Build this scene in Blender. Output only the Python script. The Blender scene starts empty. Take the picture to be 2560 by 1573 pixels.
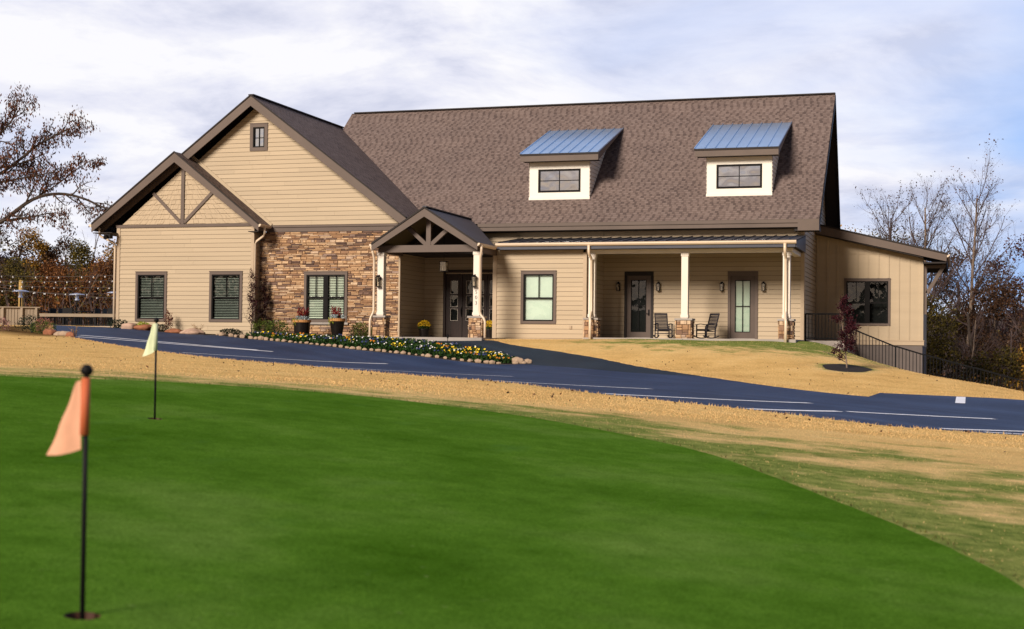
import bpy, bmesh, math, random
import numpy as np
from math import sin, cos, pi, radians, sqrt
from mathutils import Vector, Matrix, geometry
R = random.Random(7)
SC = bpy.context.scene
COL = SC.collection

# ---------------------------------------------------------------- camera
YAW, PITCH, ROLL = 0.305551454, 0.0226195861, -0.0119252621
fw = Vector((-sin(YAW)*cos(PITCH), cos(YAW)*cos(PITCH), sin(PITCH)))
rt = Vector((cos(YAW), sin(YAW), 0)); dn = fw.cross(rt)
r2 = rt*cos(ROLL)+dn*sin(ROLL); d2 = -rt*sin(ROLL)+dn*cos(ROLL)
cd = bpy.data.cameras.new('camera'); cam = bpy.data.objects.new('camera', cd); COL.objects.link(cam)
cam.matrix_world = Matrix(((r2.x, -d2.x, -fw.x, 0), (r2.y, -d2.y, -fw.y, 0), (r2.z, -d2.z, -fw.z, 0), (0, 0, 0, 1)))
cd.sensor_width = 36; cd.lens = 50.006; cd.clip_start = .1; cd.clip_end = 3000
cd.dof.use_dof = True; cd.dof.focus_distance = 52; cd.dof.aperture_fstop = 3.6
SC.camera = cam

# ---------------------------------------------------------------- light and sky
SUN_EL, SUN_AZ = radians(26), radians(17)          # low sun behind the camera, from the left
w = bpy.data.worlds.new('World'); SC.world = w; w.use_nodes = True
nt = w.node_tree; nt.nodes.clear()
def N(t, tree=None, **k):
    n = (tree or nt).nodes.new(t)
    for a, v in k.items(): setattr(n, a, v)
    return n
out = N('ShaderNodeOutputWorld'); bg = N('ShaderNodeBackground'); bg.inputs[1].default_value = .1
sky = N('ShaderNodeTexSky'); sky.sky_type = 'NISHITA'; sky.sun_disc = False
sky.sun_elevation = SUN_EL; sky.sun_rotation = pi+SUN_AZ; sky.air_density = 1.0; sky.dust_density = .6; sky.ozone_density = 2.0
tc = N('ShaderNodeTexCoord'); sp = N('ShaderNodeSeparateXYZ'); nt.links.new(tc.outputs['Generated'], sp.inputs[0])
def MA(op, a, b=None, tree=None):
    m = N('ShaderNodeMath', tree, operation=op); t = (tree or nt)
    for i, v in enumerate((a, b)):
        if v is None: continue
        if isinstance(v, (int, float)): m.inputs[i].default_value = v
        else: t.links.new(v, m.inputs[i])
    return m.outputs[0]
zz = MA('ADD', MA('MAXIMUM', sp.outputs[2], 0.0), .16)
cx_ = MA('DIVIDE', sp.outputs[0], zz); cy_ = MA('DIVIDE', sp.outputs[1], zz)
cmb = N('ShaderNodeCombineXYZ'); nt.links.new(cx_, cmb.inputs[0]); nt.links.new(cy_, cmb.inputs[1])
def cloudnoise(scale, detail, rough, off, dist=0.3):
    mp = N('ShaderNodeMapping'); mp.inputs['Location'].default_value = off; nt.links.new(cmb.outputs[0], mp.inputs[0])
    n = N('ShaderNodeTexNoise'); n.inputs['Scale'].default_value = scale; n.inputs['Detail'].default_value = detail
    n.inputs['Roughness'].default_value = rough; n.inputs['Distortion'].default_value = dist
    nt.links.new(mp.outputs[0], n.inputs[0]); return n.outputs[0]
def ramp(src, stops, tree=None):
    r = N('ShaderNodeValToRGB', tree); el = r.color_ramp.elements
    while len(el) < len(stops): el.new(.5)
    for e, (p, c) in zip(el, stops): e.position = p; e.color = (*c, 1)
    (tree or nt).links.new(src, r.inputs[0]); return r.outputs[0]
def mixc(f, a, b, tree=None, mode='MIX'):
    t = tree or nt
    m = N('ShaderNodeMix', t, data_type='RGBA', blend_type=mode)
    for i, v in ((0, f), (6, a), (7, b)):
        if isinstance(v, (int, float)): m.inputs[i].default_value = v
        elif isinstance(v, tuple): m.inputs[i].default_value = (*v, 1)
        else: t.links.new(v, m.inputs[i])
    return m.outputs[2]
n1 = cloudnoise(.85, 6, .52, (3.1, 1.7, 0)); n2 = cloudnoise(1.9, 7, .60, (9.3, 4.2, 2.0)); n3 = cloudnoise(.35, 2, .5, (1.2, 7.7, 5.0))
# the bank of cloud thins out low in the sky towards the east (screen right)
az = N('ShaderNodeVectorMath', operation='DOT_PRODUCT'); nt.links.new(tc.outputs['Generated'], az.inputs[0]); az.inputs[1].default_value = (1, .35, -1.3)
thin = ramp(MA('ADD', az.outputs['Value'], .5), [(.54, (0, 0, 0)), (.72, (1, 1, 1))])
cover = MA('SUBTRACT', MA('ADD', MA('MULTIPLY', n1, .75), MA('MULTIPLY', n3, .25)), MA('MULTIPLY', thin, .20))
fac = ramp(cover, [(.28, (0, 0, 0)), (.46, (1, 1, 1))])
ccol = ramp(n2, [(.37, (5.6, 5.9, 7.4)), (.48, (7.6, 7.7, 8.8)), (.58, (9.1, 9.05, 9.4))])
blue = mixc(.88, sky.outputs[0], mixc(thin, (6.5, 7.2, 9.6), (2.9, 5.0, 9.5)))
ccol = mixc(1, ccol, ramp(sp.outputs[2], [(.30, (1, 1, 1)), (.52, (.66, .74, .90)), (.85, (.32, .38, .52))]), mode='MULTIPLY')
full = mixc(fac, blue, ccol)
# unseen sky behind the camera dimmed to deepen shade in recesses; low band left bright
back = ramp(sp.outputs[1], [(.0, (.07, .07, .085)), (.24, (1, 1, 1))]); lowb = ramp(sp.outputs[2], [(.10, (.85, .66, .46)), (.155, (.82, .77, .72)), (.185, (0, 0, 0))])
full = mixc(1, full, mixc(1, back, lowb, mode='LIGHTEN'), mode='MULTIPLY')
nt.links.new(full, bg.inputs[0]); nt.links.new(bg.outputs[0], out.inputs[0])

sd = bpy.data.lights.new('sun', 'SUN'); sd.energy = 5.0; sd.angle = radians(19); sd.color = (1, .89, .77)
so = bpy.data.objects.new('sun', sd); COL.objects.link(so)
so.rotation_euler = Vector((sin(SUN_AZ)*cos(SUN_EL), cos(SUN_AZ)*cos(SUN_EL), -sin(SUN_EL))).to_track_quat('-Z', 'Y').to_euler()
vs = SC.view_settings; vs.view_transform = 'Standard'; vs.look = 'None'; vs.exposure = .1; vs.gamma = 1; vs.use_curve_mapping = False
SC.cycles.use_denoising = True; SC.cycles.max_bounces = 6; SC.cycles.transparent_max_bounces = 12

# ---------------------------------------------------------------- materials
def newmat(name):
    m = bpy.data.materials.new(name); m.use_nodes = True; t = m.node_tree
    b = t.nodes['Principled BSDF']; return m, t, b
def texpos(t, kind='pos'):
    if kind == 'pos': return N('ShaderNodeNewGeometry', t).outputs['Position']
    return N('ShaderNodeTexCoord', t).outputs['UV' if kind == 'uv' else 'Object']
def noise(t, vec, scale, detail=3, rough=.55, stretch=None):
    n = N('ShaderNodeTexNoise', t); n.inputs['Scale'].default_value = scale; n.inputs['Detail'].default_value = detail; n.inputs['Roughness'].default_value = rough
    if stretch:
        mp = N('ShaderNodeMapping', t); mp.inputs['Scale'].default_value = stretch; t.links.new(vec, mp.inputs[0]); vec = mp.outputs[0]
    t.links.new(vec, n.inputs[0]); return n.outputs[0]
def bump(t, b, h, strength, dist):
    n = N('ShaderNodeBump', t); n.inputs['Strength'].default_value = strength; n.inputs['Distance'].default_value = dist
    t.links.new(h, n.inputs['Height']); t.links.new(n.outputs[0], b.inputs['Normal'])
def cm(c, k): return tuple(min(1, x*k) for x in c)
def M(name, col, rough=.75, var=.18, scale=3, kind='pos', bmp=0, bscale=40, spec=.3, metal=0, stretch=None, isl=0):
    m, t, b = newmat(name); p = texpos(t, kind)
    c = ramp(noise(t, p, scale, 4, .6, stretch), [(.3, cm(col, 1-var)), (.7, cm(col, 1+var))], t)
    if isl:
        g = N('ShaderNodeNewGeometry', t); c = mixc(1, c, ramp(g.outputs['Random Per Island'], [(0, (1-isl,)*3), (1, (1+isl,)*3)], t), t, 'MULTIPLY')
    t.links.new(c, b.inputs['Base Color']); b.inputs['Roughness'].default_value = rough
    b.inputs['Specular IOR Level'].default_value = spec; b.inputs['Metallic'].default_value = metal
    if bmp: bump(t, b, noise(t, p, bscale, 4), bmp, .02)
    return m
SIDING = M('tan_siding_paint', (.425, .330, .220), .6, .05, .9, bmp=.06, bscale=30, stretch=(.3, .3, 3), isl=.05)
SHAKE = M('tan_shake_paint', (.44, .340, .228), .65, .05, 2, isl=.03, stretch=(6, 6, 1))
CREAM = M('cream_trim_paint', (.74, .66, .57), .5, .05, 1.5)
CORNER = M('tan_trim_paint', (.42, .318, .216), .55, .05, 1.5)
WHITE = M('white_panel_paint', (.78, .73, .64), .5, .03, 1.2)
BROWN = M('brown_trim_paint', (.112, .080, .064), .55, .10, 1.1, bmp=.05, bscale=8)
DKBROWN = M('dark_trim_and_eave_shade', (.022, .016, .014), .7, .15, 2)  # dark trim colour; on soffits and ceilings it has the shade painted in
BLACK = M('black_paint', (.009, .008, .009), .55, .2, 6, spec=.12)
SASH = M('black_window_sash', (.008, .007, .007), .6, .15, 4, spec=.1)
GUTTER = M('almond_gutter_enamel', (.68, .54, .40), .35, .04, 1.2, spec=.5)
METAL = M('blue_grey_standing_seam', (.47, .64, .84), .28, .08, .8, spec=.5, metal=.85)
DKMETAL = M('charcoal_standing_seam', (.040, .042, .058), .45, .15, 1.2, spec=.4, metal=.2)
DOORP = M('brown_door_paint', (.085, .058, .045), .45, .1, 3)
WOODDOOR = M('dark_stained_wood', (.020, .0085, .006), .4, .4, 3, stretch=(8, 8, .5))
SHADE = M('white_roller_shade', (.62, .68, .60), .8, .03, 1)
FROST = M('frosted_pane', (.40, .46, .38), .5, .05, 2)
BLIND = M('blind_slats', (.62, .66, .55), .6, .05, 2)
DIM = M('dim_blind_slats', (.34, .37, .33), .6, .08, 2)
DARK = M('unlit_room', (.008, .008, .008), .9, .3, 2)
CONC = M('pale_concrete', (.34, .30, .27), .85, .12, 1.6, bmp=.1)
FOUND = M('grey_foundation_paint', (.13, .105, .095), .8, .1, 1.5)
JOINTS = M('mortar_and_lap_gap_shade', (.085, .060, .044), .95, .2, 8)  # stone mortar; behind the clapboards it paints the shade of the gaps
MULCH = M('dark_bark_mulch', (.020, .013, .010), .95, .5, 14, bmp=.9, bscale=30)
BARK = M('grey_brown_bark', (.060, .045, .036), .9, .35, 6, kind='obj', bmp=.4, bscale=20)
PALEBARK = M('pale_bark', (.20, .145, .108), .85, .35, 3, kind='obj', bmp=.3, bscale=14)
TWIG = M('purple_brown_twigs', (.085, .058, .055), .85, .3, 5, kind='obj')
RAILM = M('black_powder_coat', (.006, .006, .007), .6, .2, 5, spec=.08)
RESIN = M('charcoal_chair_paint', (.030, .026, .030), .5, .2, 6, kind='obj')
ROCKM = M('tan_river_rock', (.36, .255, .175), .85, .25, 5, kind='obj', bmp=.4, bscale=9)
ROCKP = M('pink_fieldstone', (.42, .28, .21), .85, .3, 5, bmp=.4, bscale=9)
ROCKR = M('rust_fieldstone', (.26, .10, .05), .85, .3, 5, bmp=.4, bscale=9)
STEEL = M('brushed_steel', (.50, .54, .68), .35, .08, 4, kind='obj', metal=.5)
WOODP = M('golden_pine_post', (.42, .27, .09), .8, .2, 4)
FENCEW = M('weathered_tan_fence_paint', (.26, .205, .15), .8, .12, 1.4)
POTM = M('dark_glazed_pot', (.010, .007, .006), .35, .3, 8)
TERRA = M('tan_pot_rim', (.45, .21, .07), .7, .15, 8)
SOIL = M('potting_soil', (.02, .013, .01), .95, .4, 20)
def leafm(name, a, b, rough=.6, trans=.25):
    m, t, p = newmat(name); g = N('ShaderNodeNewGeometry', t)
    c = ramp(g.outputs['Random Per Island'], [(0, a), (1, b)], t); t.links.new(c, p.inputs['Base Color'])
    p.inputs['Roughness'].default_value = rough; p.inputs['Specular IOR Level'].default_value = .2
    if trans:
        tr = N('ShaderNodeBsdfTranslucent', t); t.links.new(c, tr.inputs[0]); mx = N('ShaderNodeMixShader', t); mx.inputs[0].default_value = trans
        t.links.new(p.outputs[0], mx.inputs[1]); t.links.new(tr.outputs[0], mx.inputs[2]); t.links.new(mx.outputs[0], t.nodes['Material Output'].inputs[0])
    return m
OAKLEAF = leafm('brown_oak_leaves', (0.033, 0.013, 0.008), (0.176, 0.066, 0.029))
RUST = leafm('rust_leaves', (.060, .022, .009), (.31, .125, .036))
OCHRE = leafm('ochre_leaves', (0.075, 0.039, 0.007), (0.450, 0.240, 0.033))
OLIVE = leafm('olive_leaves', (0.026, 0.023, 0.007), (0.166, 0.122, 0.022))
PLUM = leafm('plum_leaves', (0.038, 0.013, 0.014), (0.141, 0.051, 0.046))
DULL = leafm('dull_brown_leaves', (0.023, 0.013, 0.009), (0.122, 0.060, 0.029))
MAPLEL = leafm('dark_red_maple_leaves', (.014, .003, .006), (.066, .011, .018))
BOXL = leafm('boxwood_leaves', (.020, .042, .009), (.15, .19, .030))
CONIF = leafm('dark_juniper_needles', (.004, .008, .006), (.030, .045, .022))
LIME = leafm('lime_creeper_leaves', (.20, .24, .02), (.42, .44, .05))
SILVER = leafm('silver_dusty_leaves', (.26, .32, .34), (.60, .68, .70))
CELO = leafm('crimson_celosia', (.09, .004, .006), (.36, .016, .020))
PANL = leafm('pansy_leaves', (.008, .024, .005), (.045, .105, .018))
MUMY = leafm('yellow_mum_petals', (.45, .26, .005), (.85, .58, .02), trans=.1)
YELLOWPETAL = leafm('yellow_pansy_petals', (.60, .36, .01), (.90, .66, .04), trans=.1)
WHITEPETAL = leafm('white_pansy_petals', (.55, .52, .50), (.85, .82, .78), trans=.1)
ORANGEPETAL = leafm('orange_pansy_petals', (.55, .16, .01), (.80, .34, .03), trans=.1)
BLUEPETAL = leafm('dark_blue_pansy_petals', (.005, .006, .022), (.035, .045, .14), trans=.1)
DRY = leafm('dry_stems', (.22, .12, .05), (.45, .28, .14))
STRAW = leafm('dormant_grass_blades', (.60, .37, .145), (.86, .59, .27), .8, .25)
GREENB = leafm('green_grass_blades', (.09, .14, .025), (.30, .32, .085), .7, .2)

def glass(name, tint=(.9, .95, .92), lo=.06, rough=.0):
    m, t, b = newmat(name); t.nodes.remove(b)
    tr = N('ShaderNodeBsdfTransparent', t); tr.inputs[0].default_value = (*tint, 1); gl = N('ShaderNodeBsdfGlossy', t); gl.inputs['Roughness'].default_value = rough
    fr = N('ShaderNodeFresnel', t); fr.inputs[0].default_value = 1.5
    f = MA('ADD', fr.outputs[0], lo, t); mx = N('ShaderNodeMixShader', t); t.links.new(f, mx.inputs[0])
    # hand-made panes are never perfectly flat
    bn = N('ShaderNodeBump', t); bn.inputs['Strength'].default_value = .25; bn.inputs['Distance'].default_value = .02
    t.links.new(noise(t, texpos(t), 2.2, 1), bn.inputs['Height']); t.links.new(bn.outputs[0], gl.inputs['Normal'])
    t.links.new(tr.outputs[0], mx.inputs[1]); t.links.new(gl.outputs[0], mx.inputs[2]); t.links.new(mx.outputs[0], t.nodes['Material Output'].inputs[0])
    return m
GLASS = glass('clear_glass', lo=.07)
MIRROR = glass('coated_glass', (.3, .3, .3), lo=.75)
LAMPG = glass('lantern_glass', (.9, .85, .75), lo=.12)

def stonemat():
    m, t, b = newmat('ledgestone'); g = N('ShaderNodeNewGeometry', t); rnd = g.outputs['Random Per Island']
    c = ramp(rnd, [(0, (.12, .080, .070)), (.14, (.21, .13, .095)), (.3, (.36, .21, .118)), (.5, (.48, .30, .165)), (.72, (.56, .38, .225)), (.9, (.62, .46, .31)), (1, (.34, .24, .20))], t)
    c = mixc(.55, c, ramp(noise(t, g.outputs['Position'], 7, 5, .65), [(.3, (.55, .5, .48)), (.7, (1.25, 1.2, 1.15))], t), t, 'MULTIPLY')
    t.links.new(c, b.inputs['Base Color']); b.inputs['Roughness'].default_value = .85; b.inputs['Specular IOR Level'].default_value = .2
    bump(t, b, noise(t, g.outputs['Position'], 22, 5), .7, .03); return m
STONE = stonemat()

def shingle(name, lo, mid, hi):
    m, t, b = newmat(name); uv = texpos(t, 'uv')
    s = N('ShaderNodeSeparateXYZ', t); t.links.new(uv, s.inputs[0])
    vrow = MA('DIVIDE', s.outputs[1], .125, t); row = MA('FLOOR', vrow, None, t)
    def rnd(x, y):
        cb = N('ShaderNodeCombineXYZ', t); t.links.new(x, cb.inputs[0]); t.links.new(y, cb.inputs[1])
        wn = N('ShaderNodeTexWhiteNoise', t); t.links.new(cb.outputs[0], wn.inputs[0]); return wn.outputs[0]
    uu = MA('ADD', MA('DIVIDE', s.outputs[0], .28, t), MA('MULTIPLY', rnd(row, MA('ADD', row, 11.7, t)), 23.0, t), t); cell = MA('FLOOR', uu, None, t); fu = MA('FRACT', uu, None, t)
    r1 = rnd(cell, row); tab = MA('LESS_THAN', fu, MA('ADD', MA('MULTIPLY', r1, .34, t), .22, t), t)     # laminated tabs: a darker cut-out beside each raised tab
    r2 = rnd(MA('ADD', cell, 37.3, t), row)
    k = MA('SUBTRACT', MA('ADD', .52, MA('MULTIPLY', r2, .30, t), t), MA('MULTIPLY', tab, .34, t), t)
    c = ramp(k, [(.05, lo), (.5, mid), (.92, hi)], t)
    # course shadow line at the butt of each row
    fr = MA('FRACT', vrow, None, t)
    c = mixc(1, c, ramp(fr, [(.06, (.55, .52, .52)), (.2, (1, 1, 1))], t), t, 'MULTIPLY')
    c = mixc(1, c, ramp(noise(t, uv, .55, 3), [(.3, (.93, .93, .94)), (.7, (1.06, 1.05, 1.04))], t), t, 'MULTIPLY')
    c = mixc(1, c, ramp(noise(t, uv, 60, 2), [(.3, (.8, .8, .8)), (.7, (1.2, 1.2, 1.2))], t), t, 'MULTIPLY')
    t.links.new(c, b.inputs['Base Color']); b.inputs['Roughness'].default_value = .9; b.inputs['Specular IOR Level'].default_value = .15
    bump(t, b, MA('ADD', MA('MULTIPLY', fr, -.5, t), k, t), .6, .012); return m
SHINGLE = shingle('weathered_brown_shingles', (.062, .045, .042), (.158, .116, .103), (.212, .161, .144))

def greenmat():
    m, t, b = newmat('mown_putting_green'); p = texpos(t)
    c = ramp(noise(t, p, .55, 4, .6), [(.3, (.048, .122, .008)), (.5, (.076, .170, .016)), (.72, (.120, .212, .036))], t)
    c = mixc(.8, c, ramp(noise(t, p, 5, 6, .68), [(.28, (.72, .74, .7)), (.5, (1, 1, 1)), (.74, (1.3, 1.22, 1.3))], t), t, 'MULTIPLY')
    c = mixc(.9, c, ramp(noise(t, p, 60, 3, .7), [(.25, (.5, .55, .4)), (.75, (1.5, 1.42, 1.6))], t), t, 'MULTIPLY')
    c = mixc(ramp(noise(t, p, 17, 2, .5), [(.70, (0, 0, 0)), (.78, (.55, .55, .55))], t), c, (.16, .22, .06), t)
    c = mixc(ramp(noise(t, p, 2.1, 5, .7, (1, .45, 1)), [(.60, (0, 0, 0)), (.80, (.4, .4, .4))], t), c, (.075, .17, .04), t)
    t.links.new(c, b.inputs['Base Color']); b.inputs['Roughness'].default_value = .9; b.inputs['Specular IOR Level'].default_value = .0
    bump(t, b, noise(t, p, 120, 3), .7, .01); return m
def groundmat():
    m, t, b = newmat('turf_and_soil'); p = texpos(t)
    a = N('ShaderNodeVertexColor', t); a.layer_name = 'cover'; s = N('ShaderNodeSeparateColor', t); t.links.new(a.outputs[0], s.inputs[0])
    straw = ramp(noise(t, p, .8, 5, .65), [(.25, (.57, .35, .13)), (.5, (.74, .48, .185)), (.75, (.82, .565, .25))], t)
    straw = mixc(.55, straw, ramp(noise(t, p, 14, 5, .7), [(.3, (.62, .58, .5)), (.7, (1.28, 1.25, 1.2))], t), t, 'MULTIPLY')
    straw = mixc(ramp(noise(t, p, 1.7, 5, .75), [(.66, (0, 0, 0)), (.74, (.7, .7, .7))], t), straw, (.20, .10, .04), t)
    grn = ramp(noise(t, p, 6, 4, .65), [(.3, (.10, .150, .030)), (.7, (.29, .31, .085))], t)
    f = MA('ADD', s.outputs[0], MA('MULTIPLY', MA('SUBTRACT', noise(t, p, .9, 5, .68, (1, 1.3, 1)), .5, t), 1.7, t), t)
    straw = mixc(MA('MULTIPLY', s.outputs[0], .6, t), straw, (.62, .50, .27), t)
    f = MA('MULTIPLY', ramp(f, [(.36, (0, 0, 0)), (.66, (1, 1, 1))], t), MA('MINIMUM', MA('MULTIPLY', s.outputs[0], 4, t), 1, t), t)
    c = mixc(f, straw, grn, t)
    wood = ramp(noise(t, p, 2.5, 5, .7), [(.3, (.012, .008, .005)), (.7, (.10, .048, .022))], t)
    c = mixc(s.outputs[1], c, wood, t)
    c = mixc(s.outputs[2], c, (.50, .17, .04), t)
    t.links.new(c, b.inputs['Base Color']); b.inputs['Roughness'].default_value = .95; b.inputs['Specular IOR Level'].default_value = .0
    bump(t, b, noise(t, p, 30, 5), .8, .04); return m
def asphalt(name, k, blue=1.0):
    m, t, b = newmat(name); p = texpos(t)
    c = ramp(noise(t, p, .35, 5, .6, (1.6, .6, 1)), [(.3, cm((.033, .056, .124*blue), k)), (.7, cm((.056, .090, .185*blue), k))], t)
    tr = N('ShaderNodeMapping', t); tr.inputs['Rotation'].default_value = (0, 0, .70); t.links.new(p, tr.inputs[0])
    c = mixc(.9, c, ramp(noise(t, tr.outputs[0], 1.1, 4, .6, (.05, 1, 1)), [(.35, (.78, .78, .8)), (.55, (1, 1, 1)), (.7, (1.35, 1.33, 1.28))], t), t, 'MULTIPLY')
    c = mixc(.8, c, ramp(noise(t, p, 90, 2, .7), [(.3, (.6, .6, .6)), (.72, (1.5, 1.5, 1.5))], t), t, 'MULTIPLY')
    t.links.new(c, b.inputs['Base Color']); b.inputs['Roughness'].default_value = .7; b.inputs['Specular IOR Level'].default_value = .12
    bump(t, b, noise(t, p, 110, 3), .5, .01); return m
GREEN, GROUND, ASPH, DRIVE = greenmat(), groundmat(), asphalt('blue_grey_asphalt', .66, 1.05), asphalt('older_dark_asphalt', .42, .75)
LINE = M('worn_white_road_paint', (.80, .80, .86), .6, .12, 3)

# ---------------------------------------------------------------- mesh helpers
class MB:
    def __init__(s): s.v = []; s.f = []; s.m = []; s.uv = {}
    def face(s, pts, mi=0, uv=None):
        i = len(s.v); s.v += [tuple(p) for p in pts]; s.f.append(tuple(range(i, i+len(pts)))); s.m.append(mi)
        if uv: s.uv[len(s.f)-1] = [(Vector(p).dot(uv[0]), Vector(p).dot(uv[1])) for p in pts]
    def mesh(s, vs, fs, mi=0):
        i = len(s.v); s.v += [tuple(p) for p in vs]
        for f in fs: s.f.append(tuple(i+k for k in f)); s.m.append(mi)
    def box(s, x0, x1, y0, y1, z0, z1, mi=0):
        v = [(x, y, z) for z in (z0, z1) for y in (y0, y1) for x in (x0, x1)]
        s.mesh(v, [(0, 2, 3, 1), (4, 5, 7, 6), (0, 1, 5, 4), (2, 6, 7, 3), (0, 4, 6, 2), (1, 3, 7, 5)], mi)
    def prism(s, poly, d, mi=0):      # poly: 3-D points, extruded by vector d
        n = len(poly); a = [Vector(p) for p in poly]; b = [p+Vector(d) for p in a]
        s.mesh(a+b, [tuple(range(n))[::-1], tuple(range(n, 2*n))]+[(i, (i+1) % n, n+(i+1) % n, n+i) for i in range(n)], mi)
    def beam(s, p, q, w_, h, up=(0, 0, 1), mi=0):
        p, q = Vector(p), Vector(q); d = (q-p).normalized(); u = Vector(up); sx = d.cross(u).normalized(); u = sx.cross(d).normalized()
        c = [sx*a*w_/2+u*b*h/2 for a, b in ((-1, -1), (1, -1), (1, 1), (-1, 1))]
        s.mesh([p+k for k in c]+[q+k for k in c], [(3, 2, 1, 0), (4, 5, 6, 7)]+[(i, (i+1) % 4, 4+(i+1) % 4, 4+i) for i in range(4)], mi)
    def tube(s, pts, rad, n=6, mi=0, cap=True):
        pts = [Vector(p) for p in pts]
        if not isinstance(rad, (list, tuple)): rad = [rad]*len(pts)
        vs = []; fs = []; ref = Vector((.31, .17, .93)).normalized()
        for i, p in enumerate(pts):
            d = (pts[min(i+1, len(pts)-1)]-pts[max(i-1, 0)])
            d = d.normalized() if d.length > 1e-9 else Vector((0, 0, 1))
            a = d.cross(ref)
            if a.length < .15: a = d.cross(Vector((1, 0, 0)))
            a.normalize(); b = d.cross(a)
            for k in range(n): t = 2*pi*k/n; vs.append(p+(a*cos(t)+b*sin(t))*rad[i])
        for i in range(len(pts)-1):
            for k in range(n): fs.append((i*n+k, i*n+(k+1) % n, (i+1)*n+(k+1) % n, (i+1)*n+k))
        if cap and n > 3: fs += [tuple(range(n))[::-1], tuple(range(len(vs)-n, len(vs)))]
        s.mesh(vs, fs, mi)
    def lathe(s, prof, c=(0, 0, 0), n=20, mi=0):
        vs = [(c[0]+r*cos(2*pi*k/n), c[1]+r*sin(2*pi*k/n), c[2]+z) for r, z in prof for k in range(n)]
        fs = [(i*n+k, i*n+(k+1) % n, (i+1)*n+(k+1) % n, (i+1)*n+k) for i in range(len(prof)-1) for k in range(n)]
        fs += [tuple(range(n))[::-1], tuple(range(len(vs)-n, len(vs)))]
        s.mesh(vs, fs, mi)
    def leaf(s, p, size, rng, mi=0, asp=.6, droop=0.0):
        d = Vector((rng.gauss(0, 1), rng.gauss(0, 1), rng.gauss(0, 1)-droop)).normalized(); e = d.cross(Vector((rng.gauss(0, 1), rng.gauss(0, 1), rng.gauss(0, 1)))).normalized()
        p = Vector(p); a = d*size*.5; b = e*size*asp*.5
        s.face([p-a, p+b*.9, p+a, p-b*.9], mi)
    def ball(s, c, r, rng=None, j=0.0, mi=0, sub=2, sq=(1, 1, 1)):
        bm = bmesh.new(); bmesh.ops.create_icosphere(bm, subdivisions=sub, radius=1)
        vs = []
        for v in bm.verts:
            k = r*(1+(rng.uniform(-j, j) if rng else 0)); vs.append((c[0]+v.co.x*k*sq[0], c[1]+v.co.y*k*sq[1], c[2]+v.co.z*k*sq[2]))
        s.mesh(vs, [tuple(v.index for v in f.verts) for f in bm.faces], mi); bm.free()
    def build(s, name, mats, parent=None, smooth=False, bevel=0):
        me = bpy.data.meshes.new(name); me.from_pydata(s.v, [], s.f)
        for m in (mats if isinstance(mats, (list, tuple)) else [mats]): me.materials.append(m)
        me.polygons.foreach_set('material_index', s.m)
        if s.uv:
            u = me.uv_layers.new(name='UVMap')
            for fi, co in s.uv.items():
                for li, c in zip(me.polygons[fi].loop_indices, co): u.data[li].uv = c
        if smooth: me.polygons.foreach_set('use_smooth', [True]*len(me.polygons))
        me.update(); o = bpy.data.objects.new(name, me); COL.objects.link(o)
        if parent is not None:
            o.parent = parent
            if parent.type == 'EMPTY': o.matrix_parent_inverse = Matrix.Translation(-Vector(parent.location))
        if bevel:
            b = o.modifiers.new('edge', 'BEVEL'); b.width = bevel; b.segments = 1; b.limit_method = 'ANGLE'
        return o
def tag(o, label, cat, group=None):
    o['label'] = label; o['category'] = cat
    if group: o['group'] = group
    return o
def struct(o, kind='structure'): o['kind'] = kind; return o
def thing(name, label, cat, loc=(0, 0, 0), group=None):
    o = bpy.data.objects.new(name, None); COL.objects.link(o); o.location = loc; o.empty_display_size = .2
    return tag(o, label, cat, group)
def dup(root, loc, rz=0, sc=1.0, label=None):
    c = root.copy(); COL.objects.link(c); c.location = loc; c.rotation_euler = (0, 0, rz); c.scale = (sc, sc, sc)
    if label: c['label'] = label
    for ch in list(root.children):
        k = ch.copy(); COL.objects.link(k); k.parent = c
        for g in list(ch.children):
            h2 = g.copy(); COL.objects.link(h2); h2.parent = k
    return c

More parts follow.
